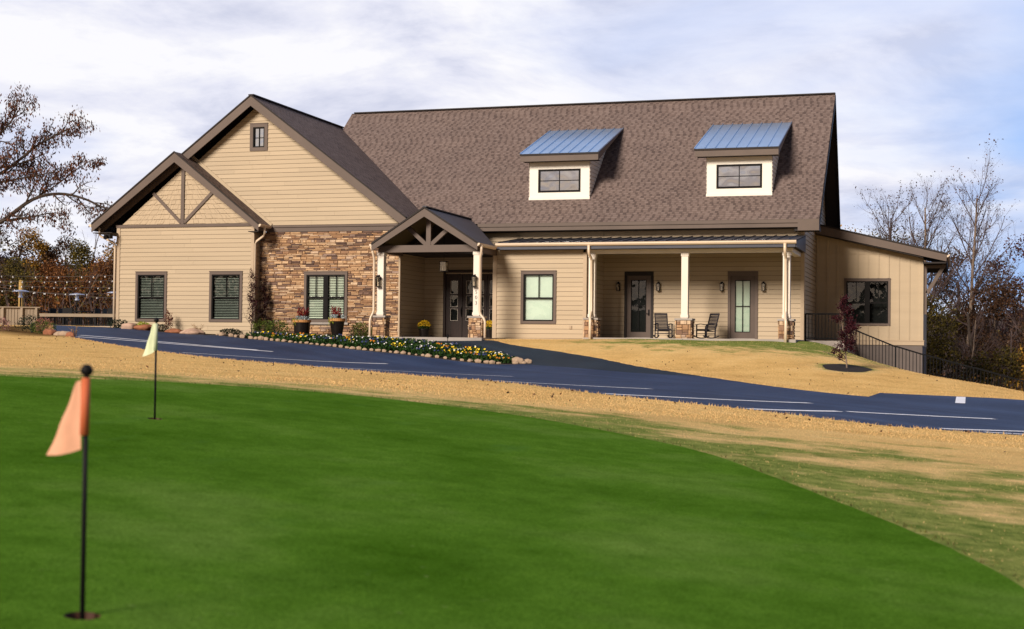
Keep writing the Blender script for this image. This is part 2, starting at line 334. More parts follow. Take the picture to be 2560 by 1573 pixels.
# ---------------------------------------------------------------- terrain
CP = np.array([(-2.54, 3.75, -0.83), (-5.64, 9.19, -0.56), (-1.4, 4.49, -0.93), (-2.62, 3.47, -0.83), (0.24, 5.85, -1.06), (-8.19, 11.35, -0.34), (-7.85, 12.15, -0.37), (-7.03, 13.07, -0.44), (-5.94, 13.63, -0.53), (-4.14, 13.44, -0.68), (-2.3, 12.14, -0.84), (-1.44, 10.81, -0.92), (-0.74, 9.42, -0.98), (-0.21, 8.15, -1.02), (0.27, 6.55, -1.07), (-30.05, 42.96, 0.21), (-25.46, 39.17, -0.1), (-22.15, 36.02, -0.24), (-18.58, 33.48, -0.41), (-16.21, 32.13, -0.49), (-13.36, 29.89, -0.57), (-10.98, 28.02, -0.63), (-8.04, 26.01, -0.71), (-6.23, 24.8, -0.82), (-4.14, 23.68, -0.93), (-2.68, 23.09, -1.02), (-1.03, 22.57, -1.15), (0.9, 22.34, -1.22), (-40.66, 56.38, 0.76), (-35.68, 52.71, 0.64), (-30.76, 50.07, 0.44), (-29.11, 49.76, 0.33), (-27.8, 49.54, 0.31), (-26.37, 48.94, 0.2), (-23.71, 47.69, 0.05), (-20.25, 46.06, -0.18), (-17.11, 44.75, -0.39), (-14.32, 43.74, -0.59), (-16.14, 49.02, 0.22), (-15.15, 48.08, 0.07), (-11.94, 46.06, -0.28), (-9.51, 43.16, -0.56), (-6.32, 39.46, -0.83), (-4.29, 36.95, -0.97), (-2.12, 35.54, -1.11), (-1.98, 37.68, -1.07), (0.06, 37.28, -1.11), (1.5, 37.21, -1.16), (1.88, 46.77, -1.2), (0.41, 48.4, -1.07), (-1.22, 51.03, -0.84), (-2.88, 53.12, -0.48), (-3.59, 53.73, -0.23), (-4.85, 54.05, 0.21), (-5.51, 53.32, 0.36), (-6.02, 52.11, 0.31), (-9.56, 51.1, 0.32), (-11.27, 50.77, 0.34), (5.0, 46.0, -2.0), (4.5, 55.0, -2.6), (2.0, 60.0, -3.0), (-2.0, 57.5, -1.6), (-0.5, 54.6, -1.6), (15.0, 80.0, -5.0), (8.0, 30.0, -1.7), (10.0, 18.0, -1.5), (4.0, 10.0, -1.2), (-3.0, 58.0, -1.8), (-1.0, 63.0, -3.0), (-45.0, 62.0, 0.7), (-50.0, 75.0, 0.5), (-36.0, 70.0, 0.4), (-60.0, 92.0, 0.6), (-45.0, 45.0, 0.5), (-36.0, 46.0, 0.45), (-37.0, 33.0, 0.2), (-25.0, 22.0, -0.2), (-20.0, 8.0, -0.3), (-33.5, 51.3, 0.6), (-30.5, 51.5, 0.42), (-27.3, 51.5, 0.33), (-24.0, 51.9, 0.3), (-19.0, 50.5, 0.22), (-15.0, 51.9, 0.28), (-19.0, 53.5, 0.2), (-9.0, 53.0, 0.2), (-15.0, 58.0, 0.0), (-25.0, 58.0, 0.1), (-13.4, 43.6, -0.56), (-20.0, 49.0, 0.15), (-10.0, -25.0, -0.9), (-60.0, -20.0, -0.3), (40.0, -25.0, -2.0), (90.0, 60.0, -6.0), (60.0, 110.0, -7.0), (0.0, 115.0, -4.0), (-50.0, 120.0, 0.0), (-120.0, 60.0, 1.0), (-120.0, 130.0, 1.0), (-90.0, 10.0, 0.5), (100.0, 0.0, -4.0)])
def tps(P):
    n = len(P); d = np.hypot(P[:, None, 0]-P[None, :, 0], P[:, None, 1]-P[None, :, 1])/30
    K = np.where(d > 0, d*d*np.log(d+1e-12), 0)+4e-4*np.eye(n)
    A = np.zeros((n+3, n+3)); A[:n, :n] = K; A[:n, n] = 1; A[:n, n+1:] = P[:, :2]/30; A[n:, :n] = A[:n, n:].T
    return np.linalg.solve(A, np.r_[P[:, 2], 0, 0, 0])
TW = tps(CP)
def H(x, y):
    x = np.atleast_1d(np.asarray(x, float)); y = np.atleast_1d(np.asarray(y, float))
    cx, cy = np.clip(x, -110, 90), np.clip(y, -40, 125)
    d = np.hypot(np.subtract.outer(cx, CP[:, 0]), np.subtract.outer(cy, CP[:, 1]))/30
    n = len(CP); z = np.where(d > 0, d*d*np.log(d+1e-12), 0)@TW[:n]+TW[n]+TW[n+1]*cx/30+TW[n+2]*cy/30
    return z
def hz(x, y): return float(H(x, y)[0])
def inside(poly, x, y):
    P = np.array(poly); r = np.zeros(len(x), bool); n = len(P)
    for i in range(n):
        a, b = P[i], P[(i+1) % n]
        c = ((a[1] > y) != (b[1] > y)); xi = a[0]+(y-a[1])*(b[0]-a[0])/(b[1]-a[1]+1e-12); r ^= c & (x < xi)
    return r
def dist(poly, x, y, closed=True):
    P = np.array(poly); best = np.full(len(x), 1e9)
    for i in range(len(P)-(0 if closed else 1)):
        a, b = P[i], P[(i+1) % len(P)]; d = b-a; t = np.clip(((x-a[0])*d[0]+(y-a[1])*d[1])/(d@d+1e-12), 0, 1)
        best = np.minimum(best, np.hypot(x-a[0]-t*d[0], y-a[1]-t*d[1]))
    return best
def smoothline(pts, step, jit=0.0, seed=1):
    rg = random.Random(seed); P = [Vector((*p, 0)) for p in pts]; o = []
    for i in range(len(P)-1):
        p0, p1, p2, p3 = P[max(i-1, 0)], P[i], P[i+1], P[min(i+2, len(P)-1)]; n = max(1, int((p2-p1).length/step))
        for k in range(n):
            t = k/n; q = .5*((2*p1)+(p2-p0)*t+(2*p0-5*p1+4*p2-p3)*t*t+(3*p1-p0-3*p2+p3)*t**3)
            o.append((q.x+rg.uniform(-jit, jit), q.y+rg.uniform(-jit, jit)))
    o.append(tuple(pts[-1])); return o
NEAR = [(30, 17), (14, 19.4), (6, 21.1), (.9, 22.34), (-1.03, 22.57), (-2.68, 23.09), (-4.14, 23.68), (-6.23, 24.8), (-8.04, 26.01), (-10.98, 28.02), (-13.36, 29.89), (-16.21, 32.13), (-18.58, 33.48), (-22.15, 36.02), (-25.46, 39.17), (-30.05, 42.96), (-33.8, 47.6), (-37.3, 52.4), (-41.6, 57.6)]
FARL = [(-40.66, 56.38), (-35.68, 52.71), (-33.2, 51.0), (-30.76, 50.07), (-29.11, 49.76), (-27.8, 49.54), (-26.37, 48.94), (-23.71, 47.69), (-20.25, 46.06), (-17.11, 44.75), (-14.32, 43.74), (-13.45, 43.75)]
ISLB = [(-13.45, 43.75), (-13.9, 44.7), (-15.2, 45.9), (-17.5, 47.2), (-20.0, 48.5), (-21.5, 49.2)]
LAWN = [(-16.6, 49.25), (-16.14, 49.02), (-15.15, 48.08), (-11.94, 46.06), (-9.51, 43.16), (-6.32, 39.46), (-4.29, 36.95), (-2.12, 35.54)]
LAWN2 = [(-1.98, 37.68), (.06, 37.28), (1.5, 37.21), (6, 36.5), (14, 34), (30, 28)]
GRN = [(-8.19, 11.35), (-7.85, 12.15), (-7.03, 13.07), (-5.94, 13.63), (-4.14, 13.44), (-2.3, 12.14), (-1.44, 10.81), (-.74, 9.42), (-.19, 8.22), (.30, 6.80), (.85, 4), (.7, 0), (-1.5, -4), (-6, -6), (-11, -4), (-13, 2), (-12, 7), (-10, 10), (-8.19, 11.35)]
near = smoothline(NEAR, .22, .035, 2); farl = smoothline(FARL, .3, .01, 3); islb = smoothline(ISLB, .3, .01, 4)
lawn = smoothline(LAWN, .22, .03, 5); lawn2 = smoothline(LAWN2, .22, .04, 6); grn = smoothline(GRN, .15, .006, 8)[:-1]
lsplit = [q for q in lawn if q[1] > 39.95]; SPLIT = [(-13.45, 43.75), (-11.6, 42.6), (-9.2, 40.9), lsplit[-1]]; lrest = [q for q in lawn if q[1] <= 39.95]
road = near+farl+SPLIT[1:]+lrest+lawn2
drive = [(-21.5, 49.2)]+lsplit+[SPLIT[2], SPLIT[1]]+islb[:-1]
bed = [q for q in farl if q[0] > -33.5]+islb[1:]+[(-21.55, 52.3), (-33.6, 52.3), (-33.7, 51.6)]
mring = [(-3.33+.74*cos(a)*(1+.06*sin(5*a)), 44.9+1.25*sin(a)) for a in np.linspace(0, 2*pi, 29)[:-1]]
CUPS = [(-2.54, 3.75), (-5.64, 9.19)]
holes = [[(c[0]+.054*cos(a), c[1]+.054*sin(a)) for a in np.linspace(0, 2*pi, 21)[:-1]] for c in CUPS]
loops = {'green': grn, 'road': road, 'drive': drive, 'bed': bed, 'ring': mring}
V2, E2 = [], []; index = {}
def vid(p):
    k = (round(p[0], 3), round(p[1], 3))
    if k not in index: index[k] = len(V2); V2.append(Vector(k))
    return index[k]
for L in list(loops.values())+holes:
    ids = [vid(p) for p in L]; E2 += [(a, b) for a, b in zip(ids, ids[1:]+ids[:1]) if a != b]
rg = random.Random(11); grid = []
for x0, x1, y0, y1, st in ((-9.5, 1.5, 2, 15, .42), (-46, 14, 15, 60, .62), (-46, 14, -6, 15, 1.1), (-70, 30, 60, 110, 2.2), (-110, -46, -40, 125, 6), (14, 90, -40, 125, 6), (-46, 14, -40, -6, 4), (-46, 14, 110, 125, 5)):
    for x in np.arange(x0, x1, st):
        for y in np.arange(y0, y1, st): grid.append((x+rg.uniform(-.25, .25)*st, y+rg.uniform(-.25, .25)*st))
for a in np.linspace(0, 2*pi, 41)[:-1]:
    for r in (160, 280, 600, 1400): grid.append((-15+r*cos(a), 45+r*sin(a)))
G = np.array(grid); keep = np.ones(len(G), bool)
for L in list(loops.values())+holes: keep &= dist(L, G[:, 0], G[:, 1]) > .14
V2 += [Vector(p) for p in G[keep]]
cv, ce, cf = geometry.delaunay_2d_cdt(V2, E2, [], 0, 1e-4, False)[:3]
PX = np.array([v.x for v in cv]); PY = np.array([v.y for v in cv]); PZ = H(PX, PY)
far_r = np.hypot(PX+15, PY-45)
F = np.array(cf); MX, MY = PX[F].mean(1), PY[F].mean(1)
cls = np.zeros(len(F), int)
for i, k in enumerate(('green', 'road', 'drive', 'bed', 'ring'), 1): cls[inside(loops[k], MX, MY)] = i
for hp in holes: cls[inside(hp, MX, MY)] = 9
def sheet(name, c, mat, dz=0.0):
    f = F[cls == c]; u = np.unique(f); re = np.full(len(PX), -1); re[u] = np.arange(len(u))
    me = bpy.data.meshes.new(name); me.from_pydata(list(zip(PX[u], PY[u], PZ[u]+dz)), [], re[f].tolist()); me.materials.append(mat)
    me.polygons.foreach_set('use_smooth', [True]*len(me.polygons)); me.update()
    o = bpy.data.objects.new(name, me); COL.objects.link(o); return struct(o), PX[u], PY[u]
ground, gx, gy = sheet('ground', 0, GROUND)
def cover(x, y):
    """share of green turf, leaf litter and bare clay at a spot"""
    dg = dist(grn, x, y); g = np.clip(1.0-dg/4.2, 0, 1)*.80
    g = np.where(x > -6, np.clip(1.0-dg/(3.4+.45*np.clip(x+6, 0, 8)), 0, 1)*.72, g*.88)
    dn_ = dist(near, x, y, False); g = np.maximum(g, np.clip(.42-dn_*1.6, 0, 1)*(x > -11)*(y < 40))
    dp = np.hypot((x+7.4)/5.4, (y-51.2)/3.6); g = np.maximum(g, np.clip(1.05-dp*.62, 0, .85))
    dp = np.hypot((x+5.0)/1.6, (y-52.2)/2.0); g = np.maximum(g, np.clip(1.15-dp*.62, 0, .9))
    g = np.maximum(g, .55*np.clip(1-dist(mring, x, y)/.6, 0, 1))
    wd = np.maximum(np.clip((x-(-0.2)+(y-50)*.35-2.8)/2.5, 0, 1)*(y > 46), np.clip((y-56)/3, 0, 1))
    wd = np.maximum(wd, np.clip(1-dist([(-36.5, 48.6), (-33.4, 44.6), (-30.6, 42.6)], x, y, False)/2.0, 0, 1)*(y > 40))
    cl = np.clip(1.2-np.hypot((x+4.2)/.75, (y-54.55)/.45), 0, 1)
    return g, wd, cl
a = ground.data.color_attributes.new('cover', 'FLOAT_COLOR', 'POINT'); gg, ww, cc = cover(gx, gy)
a.data.foreach_set('color', np.stack([gg, ww, cc, np.ones_like(gg)], 1).ravel())
green = sheet('putting_green', 1, GREEN)[0]; roado = sheet('road', 2, ASPH)[0]; sheet('driveway', 3, DRIVE); sheet('planting_bed', 4, MULCH, .01); sheet('mulch_ring', 5, MULCH, .01)
# painted stall lines
LINES = [((-29.6, 42.54), (-22.1, 43.32)), ((-29.9, 43.67), (-22.75, 43.45)), ((-21.46, 36.38), (-17.25, 41.65)), ((-14.8, 30.9), (-10.95, 34.81)), ((-9.15, 26.7), (-6.5, 30.81)), ((-6.08, 24.9), (-2.88, 29.14)), ((-3.33, 23.5), (-2.08, 26.2)), ((-1.94, 26.39), (.61, 28.01)), ((-.27, 22.9), (1.6, 24.4)), ((.35, 22.62), (3.5, 23.2)), ((.02, 37.0), (.0, 34.2))]
for a_, b_ in LINES:
    a_, b_ = Vector(a_), Vector(b_); d = (b_-a_).normalized(); nrm = Vector((-d.y, d.x))*.11; m = MB(); n = int((b_-a_).length/.35)+1; L_, R_ = [], []
    for i in range(n+1):
        q = a_.lerp(b_, i/n); L_.append(q+nrm); R_.append(q-nrm)
    zl = [H(q.x, q.y)[0]+.008 for q in L_]; zr = [H(q.x, q.y)[0]+.008 for q in R_]
    m.mesh([(q.x, q.y, z) for q, z in zip(L_, zl)]+[(q.x, q.y, z) for q, z in zip(R_, zr)], [(i+n+1, i+n+2, i+1, i) for i in range(n)]); m.build('parking_line', LINE, roado)
# a wooded rise behind the site
m = MB(); ns = 60
prof = [(0, 0, -6), (.18, .04, 0), (.42, .5, 0), (.7, .86, 0), (1, 1, 0)]
vs = []
for i in range(ns+1):
    th = radians(72+86*i/ns); 
    for t, k, _ in prof:
        r = 105+t*90; x = -10+r*cos(th); y = 20+r*sin(th); vs.append((x, y, -6.5+k*(12.0+1.5*sin(i*.37)+1.5*sin(i*.9+2)+ (5.5 if th > radians(108) else 1.5))))
m.mesh(vs, [(i*5+k, (i+1)*5+k, (i+1)*5+k+1, i*5+k+1) for i in range(ns) for k in range(4)])
struct(m.build('backing_ridge', M('leaf_littered_hillside', (.040, .022, .014), .95, .6, .5, bmp=.5, bscale=2), smooth=True))

# ---------------------------------------------------------------- clubhouse
FLOOR = .38
Y0, Y1, YL, YN = 54.81, 52.04, 51.5, 59.6          # porch back wall, main front, left wing front, lean-to front
house = thing('clubhouse', 'long tan lap-sided clubhouse with stone wall, brown shingle roofs and dark entry portico', 'building', (-19, 53, FLOOR))
UX, UY, UZ = Vector((1, 0, 0)), Vector((0, 1, 0)), Vector((0, 0, 1))
def spans(poly, z):
    xs = []
    for i in range(len(poly)):
        (a, b), (c, d) = poly[i], poly[(i+1) % len(poly)]
        if (b-z)*(d-z) <= 0 and b != d: xs.append(a+(z-b)*(c-a)/(d-b))
    return (min(xs), max(xs)) if xs else None
def lap(name, poly, fmap, mat, wins=(), course=.178, th=.020, z0=None, backmat=JOINTS, shake=False, parent=house):
    """clapboards clipped to a convex outline; fmap(s, z, out) gives the world point"""
    m = MB(); zb, zt = min(p[1] for p in poly), max(p[1] for p in poly); z0 = zb if z0 is None else z0
    if not wins: m.face([fmap(s_, z_, -.014) for s_, z_ in poly], 1)
    cuts = sorted({p[1] for p in poly}|{z for w_ in wins for z in w_[2:4]}); rs = random.Random(name+str(zb))
    inr = [z for z in cuts if zb <= z <= zt]
    for za, zc in (zip(inr, inr[1:]) if wins else ()):      # backing, with the window openings left out
        A, B = spans(poly, za+1e-6), spans(poly, zc-1e-6); x_, xt_ = A[0], B[0]
        for x0, x1 in sorted((w_[0], w_[1]) for w_ in wins if w_[2] < (za+zc)/2 < w_[3])+[(A[1], B[1])]:
            last = (x0, x1) == (A[1], B[1]); q = (A[1], B[1]) if last else (x0, x0)
            m.face([fmap(x_, za, -.014), fmap(q[0], za, -.014), fmap(q[1], zc, -.014), fmap(xt_, zc, -.014)], 1); x_ = xt_ = x1
    k = math.floor((zb-z0)/course)
    while z0+k*course < zt-1e-6:
        c0 = z0+k*course; c1 = c0+course; lo, hi = max(c0+.011, zb), min(c1, zt); k += 1
        zs = [lo]+[z for z in cuts if lo+1e-4 < z < hi-1e-4]+[hi]
        for za, zc in zip(zs, zs[1:]):
            if zc-za < 1e-4: continue
            A, B = spans(poly, za+1e-6), spans(poly, zc-1e-6)
            if not A or not B: continue
            segs = [(0., 1.)] if not wins else None
            ob, ot = th*(1-(za-c0)/course), th*(1-(zc-c0)/course)
            blk = [(w_[0], w_[1]) for w_ in wins if w_[2] < (za+zc)/2 < w_[3]]
            pieces = []; cur = A[0]; curT = B[0]
            for x0, x1 in sorted(blk): pieces.append((cur, x0, curT, x0)); cur = curT = x1
            pieces.append((cur, A[1], curT, B[1]))
            if not shake:
                cut = []
                for a0, a1, t0, t1 in pieces:
                    while a1-a0 > 4.2 and t1-t0 > 4.2: j = max(a0, t0)+rs.uniform(1.6, 3.6); cut.append((a0, j-.002, t0, j-.002)); a0 = t0 = j+.002
                    cut.append((a0, a1, t0, t1))
                pieces = cut
            for a0, a1, t0, t1 in pieces:
                if a1-a0 < .004 and t1-t0 < .004: continue
                if shake:
                    x = a0-rs.uniform(0, .2)
                    while x < a1:
                        wd = rs.choice((.13, .18, .24, .3)); xa, xb = max(x, a0), min(x+wd-.008, a1); x += wd
                        if xb-xa < .02: continue
                        def xt(q): return t0+(q-a0)*(t1-t0)/max(a1-a0, 1e-6)
                        dz = rs.choice((0, .0, .010, .020)); o_ = th*.6+rs.uniform(0, .004)
                        m.mesh([fmap(xa, za+dz, o_), fmap(xb, za+dz, o_), fmap(xt(xb), zc, .004), fmap(xt(xa), zc, .004), fmap(xa, za+dz, -.012), fmap(xb, za+dz, -.012), fmap(xt(xb), zc, -.012), fmap(xt(xa), zc, -.012)], [(0, 1, 2, 3), (4, 5, 1, 0), (0, 3, 7, 4), (1, 5, 6, 2)])
                else:
                    m.mesh([fmap(a0, za, ob), fmap(a1, za, ob), fmap(t1, zc, ot), fmap(t0, zc, ot), fmap(a0, za, -.012), fmap(a1, za, -.012), fmap(t1, zc, -.012), fmap(t0, zc, -.012)], [(0, 1, 2, 3), (4, 5, 1, 0), (3, 2, 6, 7), (0, 3, 7, 4), (1, 5, 6, 2)])
    return m.build(name, [mat, backmat], parent)
front = lambda Y: (lambda s_, z, o: (s_, Y-o, z))
east = lambda X: (lambda s_, z, o: (X+o, s_, z))
west = lambda X: (lambda s_, z, o: (X-o, s_, z))
rect = lambda a, b, c, d: [(a, c), (b, c), (b, d), (a, d)]
SZ = .33   # siding start

W_L1, W_L2 = (-32.50, -31.24, .97, 2.79), (-29.06, -27.78, .97, 2.79)
W_ST, W_R = (-25.07, -23.39, 1.0, 2.79), (-15.96, -14.76, .99, 2.78)
W_G, W_E = (-27.58, -27.06, 8.0, 8.83), (-4.46, -2.80, 1.12, 2.84)
lap('siding_wall', rect(-33.38, -27.30, .2, 4.76), front(YL), SIDING, [W_L1, W_L2], z0=.15)
lap('shake_gable', [(-33.3, 4.86), (-27.4, 4.86), (-30.45, 7.2)], front(YL), SHAKE, course=.20, z0=4.86, shake=True, backmat=SHAKE)
lap('siding_wall', [(-33.6, 4.70), (-21.0, 4.70), (-27.4, 9.72)], front(Y1), SIDING, [W_G], z0=4.80)
lap('siding_wall', rect(-17.04, -13.61, .12, 3.72), front(Y1), SIDING, [W_R], z0=.15)
lap('siding_wall', rect(-13.5, -5.80, .34, 4.66), front(Y0), SIDING, [(-12.56, -11.56, .3, 2.86), (-8.47, -7.50, .3, 2.86)], z0=.34)
lap('siding_wall', rect(-17.1, -13.51, 3.74, 4.66), front(Y0), SIDING, z0=.34)
lap('siding_wall', rect(-21.08, -17.0, .3, 4.6), front(Y0), SIDING, [(-20.15, -17.4, .2, 2.95)], z0=.34)
lap('siding_wall', rect(Y1+.0, Y0, .3, 3.72), east(-13.5), SIDING, z0=.34)
lap('siding_wall', rect(Y1+.05, Y0, .3, 3.72), east(-21.08), SIDING, z0=.34)
lap('siding_wall', rect(Y1+.05, Y0, .3, 3.72), west(-17.18), SIDING, z0=.34)
lap('siding_wall', [(Y0, -1), (64.0, -1), (64.0, 5.2), (61.1, 10.5), (Y0, 5.0)], east(-5.70), SIDING, z0=.34)
lap('siding_wall', rect(YL, Y1+.1, .2, 4.85), east(-27.20), SIDING, z0=.15)
lap('siding_wall', rect(YL, 64, .2, 4.85), west(-33.48), SIDING, z0=.15)
# plain rear walls close the shell
m = MB(); m.box(-33.4, -5.75, 63.98, 64.1, -1, 5.1); m.prism([(-33.4, 64.0, 4.9), (-21.2, 64.0, 4.9), (-27.4, 64.0, 9.6)], (0, .1, 0)); m.build('rear_wall', SIDING, house)
# board and batten end wall with its band and foundation
m = MB(); P_ = [(-5.69, .44), (-1.44, .44), (-1.44, 3.75), (-5.69, 4.82)]
pieces = [(-5.69, W_E[0], .44, None), (W_E[1], -1.44, .44, None), (W_E[0], W_E[1], .44, W_E[2]), (W_E[0], W_E[1], W_E[3], None)]
tz = lambda x: 4.82-(x+5.69)*(4.82-3.75)/4.25
for x0, x1, z0_, z1_ in pieces:
    m.prism([(x0, YN, z0_), (x1, YN, z0_), (x1, YN, z1_ or tz(x1)), (x0, YN, z1_ or tz(x0))], (0, .12, 0))
x = -5.63
while x < -1.5:
    for za, zb_ in ((.45, W_E[2]-.09), (W_E[3]+.13, tz(x)-.02)) if W_E[0]-.1 < x < W_E[1]+.1 else ((.45, tz(x)-.02),):
        m.box(x-.032, x+.032, YN-.028, YN, za, zb_)
    x += .405
m.prism([(-5.66, YN-.02, 3.95), (-2.3, YN-.02, 3.95), (-2.3, YN-.02, 3.97), (-5.66, YN-.02, 3.97)], (0, .02, 0))
m.box(-1.56, -1.43, YN-.034, YN+.12, .42, 3.74); m.build('batten_wall', SIDING, house)
m = MB(); m.box(-1.56, -1.44, YN+.12, 66, .2, 3.7); m.box(-5.6, -1.44, 65.9, 66, -3, 4); m.build('side_wall', SIDING, house)
m = MB(); m.box(-5.69, -1.40, YN-.05, YN+.1, .25, .42); m.box(-5.69, -1.38, YN-.07, YN+.1, .42, .45); m.build('water_table', CORNER, house)
m = MB(); m.box(-5.69, -1.46, YN-.01, YN+.15, -3.4, .25); m.box(-1.61, -1.46, YN+.15, 66, -3.4, .25); m.build('foundation', FOUND, house)
# corner boards
for x0, x1, Y, za, zb_ in ((-33.54, -33.38, YL, .2, 4.76), (-27.30, -27.17, YL, .2, 4.76), (-17.2, -17.04, Y1, .1, 3.7), (-13.61, -13.47, Y1, .1, 3.6), (-5.80, -5.665, Y0, .0, 4.6), (-21.11, -21.04, Y1, .28, 3.6)):
    m = MB(); m.box(x0, x1, Y-.035, Y+.06, za, zb_); m.build('corner_board', CORNER, house)
m = MB(); m.box(-5.69, -5.655, Y0+.061, Y0+.16, 0, 4.6); m.build('corner_board', CORNER, house); m = MB(); m.box(-27.2, -27.165, YL+.061, YL+.15, .2, 4.76); m.build('corner_board', CORNER, house)
# brown belt trims
m = MB(); m.box(-33.56, -27.2, YL-.055, YL+.03, 4.745, 4.86); m.build('belt_trim', BROWN, house)
m = MB(); m.box(-26.9, -21.02, Y1-.06, Y1+.03, 4.53, 4.71); m.box(-26.9, -21.0, Y1-.10, Y1+.03, 4.712, 4.79); m.build('belt_trim', BROWN, house)
m = MB(); m.box(-6.0, -5.68, Y0-.45, Y0+.02, 4.5, 4.62); m.build('soffit', DKBROWN, house)

def ledgestone(name, x0, x1, z0, z1, Y, wins=(), parent=house, faces='f', depth=0, seed=1, hs=(.04, .05, .06, .08, .11), lens=(.12, .5)):
    m = MB(); rs = random.Random(seed)
    def fillface(fm, a, b, ws):
        m.face([fm(a, z0, 0), fm(b, z0, 0), fm(b, z1, 0), fm(a, z1, 0)], 1) if not ws else None
        for w_ in ws:
            for q in ((a, w_[0], z0, z1), (w_[1], b, z0, z1), (w_[0], w_[1], z0, w_[2]), (w_[0], w_[1], w_[3], z1)): m.face([fm(q[0], q[2], 0), fm(q[1], q[2], 0), fm(q[1], q[3], 0), fm(q[0], q[3], 0)], 1)
        z = z0
        def stone(xa, xb, za, zb_):
            o = rs.uniform(.018, .040); g = .0035; e = min(.012, (zb_-za)*.2)
            xa += g; xb -= g; za += g; zb_ -= g
            if xb-xa < .02: return
            j = lambda: rs.uniform(-.006, .006)
            v = [fm(xa, za, 0), fm(xb, za, 0), fm(xb, zb_, 0), fm(xa, zb_, 0), fm(xa+e, za+e+j(), o+j()), fm(xb-e, za+e+j(), o+j()), fm(xb-e, zb_-e+j(), o+j()), fm(xa+e, zb_-e+j(), o+j())]
            m.mesh(v, [(4, 5, 6, 7), (0, 1, 5, 4), (1, 2, 6, 5), (2, 3, 7, 6), (3, 0, 4, 7)])
        while z < z1-.01:
            h = rs.choice(hs)*rs.uniform(.85, 1.15); h = min(h, z1-z)
            if z1-z-h < .03: h = z1-z
            x = a-rs.uniform(0, .3)
            while x < b:
                L = rs.uniform(*lens)*(1.15 if h < .09 else .75); xa, xb = max(x, a), min(x+L, b); x += L
                parts = [(xa, xb)]
                for w_ in ws:
                    if z+h > w_[2] and z < w_[3]:
                        parts = [p for q in parts for p in ((q[0], min(q[1], w_[0])), (max(q[0], w_[1]), q[1])) if p[1]-p[0] > .03]
                for p in parts:
                    if h > .1 and rs.random() < .4: k = rs.uniform(.4, .6); stone(*p, z, z+h*k); stone(*p, z+h*k, z+h)
                    else: stone(*p, z, z+h)
            z += h
    if 'f' in faces: fillface(front(Y), x0, x1, wins)
    if 'e' in faces: fillface(east(x1), Y, Y+depth, ())
    if 'w' in faces: fillface(west(x0), Y, Y+depth, ())
    return m.build(name, [STONE, JOINTS], parent)
ledgestone('stone_wall', -27.42, -21.08, .2, 4.53, Y1, [W_ST], seed=5)

# roofs ---------------------------------------------------------------
def slab(m, pts, th, U, V, mi=0, mu=1):
    p = [Vector(q) for q in pts]; n = (p[1]-p[0]).cross(p[2]-p[0]).normalized(); n = n if n.z > 0 else -n
    b = [q-n*th for q in p]; m.face(p if (p[1]-p[0]).cross(p[2]-p[0]).z > 0 else p[::-1], mi, (U, V)); m.face(b, mu)
    for i in range(len(p)): j = (i+1) % len(p); m.face([p[i], p[j], b[j], b[i]], mu)
def roof(name, planes, mats, th=.06):
    m = MB()
    for pts, U, V in planes: slab(m, pts, th, U, V.normalized())
    return m.build(name, mats, house)
XR = -5.08; ze, zr = 4.95, 10.83; dV = Vector((0, 61.1-54.32, zr-ze)); bV = Vector((0, 64.35-61.1, 4.9-zr))
roof('shingle_roof', [([(-27.25, 54.32, ze), (XR, 54.32, ze), (XR, 61.1, zr), (-27.25, 61.1, zr)], UX, dV), ([(XR, 64.35, 4.9), (-27.25, 64.35, 4.9), (-27.25, 61.1, zr), (XR, 61.1, zr)], UX, -bV)], [SHINGLE, DKBROWN])
gx_, gz_, sl = -27.45, 10.07, .743
gV = Vector((1, 0, sl)); wl, wr = 6.95, 6.83
roof('shingle_roof', [([(gx_, 51.53, gz_), (gx_-wl, 51.53, gz_-sl*wl), (gx_-wl, 64.3, gz_-sl*wl), (gx_, 64.3, gz_)], UY, gV), ([(gx_, 51.53, gz_), (gx_+wr, 51.53, gz_-sl*wr), (gx_+wr, 62.0, gz_-sl*wr), (gx_, 62.0, gz_)], UY, Vector((-1, 0, sl)))], [SHINGLE, DKBROWN])
lx, lz = -30.58, 7.785
roof('shingle_roof', [([(lx, 50.98, lz), (lx-3.84, 50.98, lz-.75*3.84), (lx-3.84, 51.50, lz-.75*3.84), (lx, 51.50, lz)], UY, Vector((1, 0, .75))), ([(lx, 50.98, lz), (lx+3.86, 50.98, lz-.775*3.86), (lx+3.86, 52.0, lz-.775*3.86), (lx, 52.0, lz)], UY, Vector((-1, 0, .775)))], [SHINGLE, DKBROWN])
m = MB(); m.beam((-27.1, 61.1, zr+.015), (XR, 61.1, zr+.015), .26, .05); m.build('ridge_cap', DKBROWN, house)
m = MB(); m.beam((gx_, 51.53, gz_+.01), (gx_, 60.4, gz_+.01), .24, .05); m.build('ridge_cap', DKBROWN, house)
# soft tan flashing where the wing roof dies into the gable wall
m = MB(); m.beam((lx+.15, 52.0, lz-.02), (lx+3.9, 52.0, lz-.775*3.86+.02), .03, .13, (0, 0, 1)); m.build('flashing', SIDING, house)
def rakes(name, ax, az, xl, zl, xr, zr_, drop, Y, th=.04, dl=None, dr=None, lip=.045):
    m = MB(); dl = dl or drop; dr = dr or drop
    for xe, ze_, d_ in ((xl, zl, dl), (xr, zr_, dr)):
        m.prism([(ax, Y, az-.05), (xe, Y, ze_-.05), (xe, Y, ze_-d_), (ax, Y, az-drop)], (0, th, 0))
        m.prism([(ax, Y-.03, az+.02), (xe, Y-.03, ze_+.02), (xe, Y-.03, ze_-lip), (ax, Y-.03, az-lip)], (0, th, 0), 1)
    return m.build(name, [BROWN, DKBROWN], house)
rakes('rake_board', gx_, gz_, gx_-wl, gz_-sl*wl, gx_+wr, gz_-sl*wr, .44, 51.5)
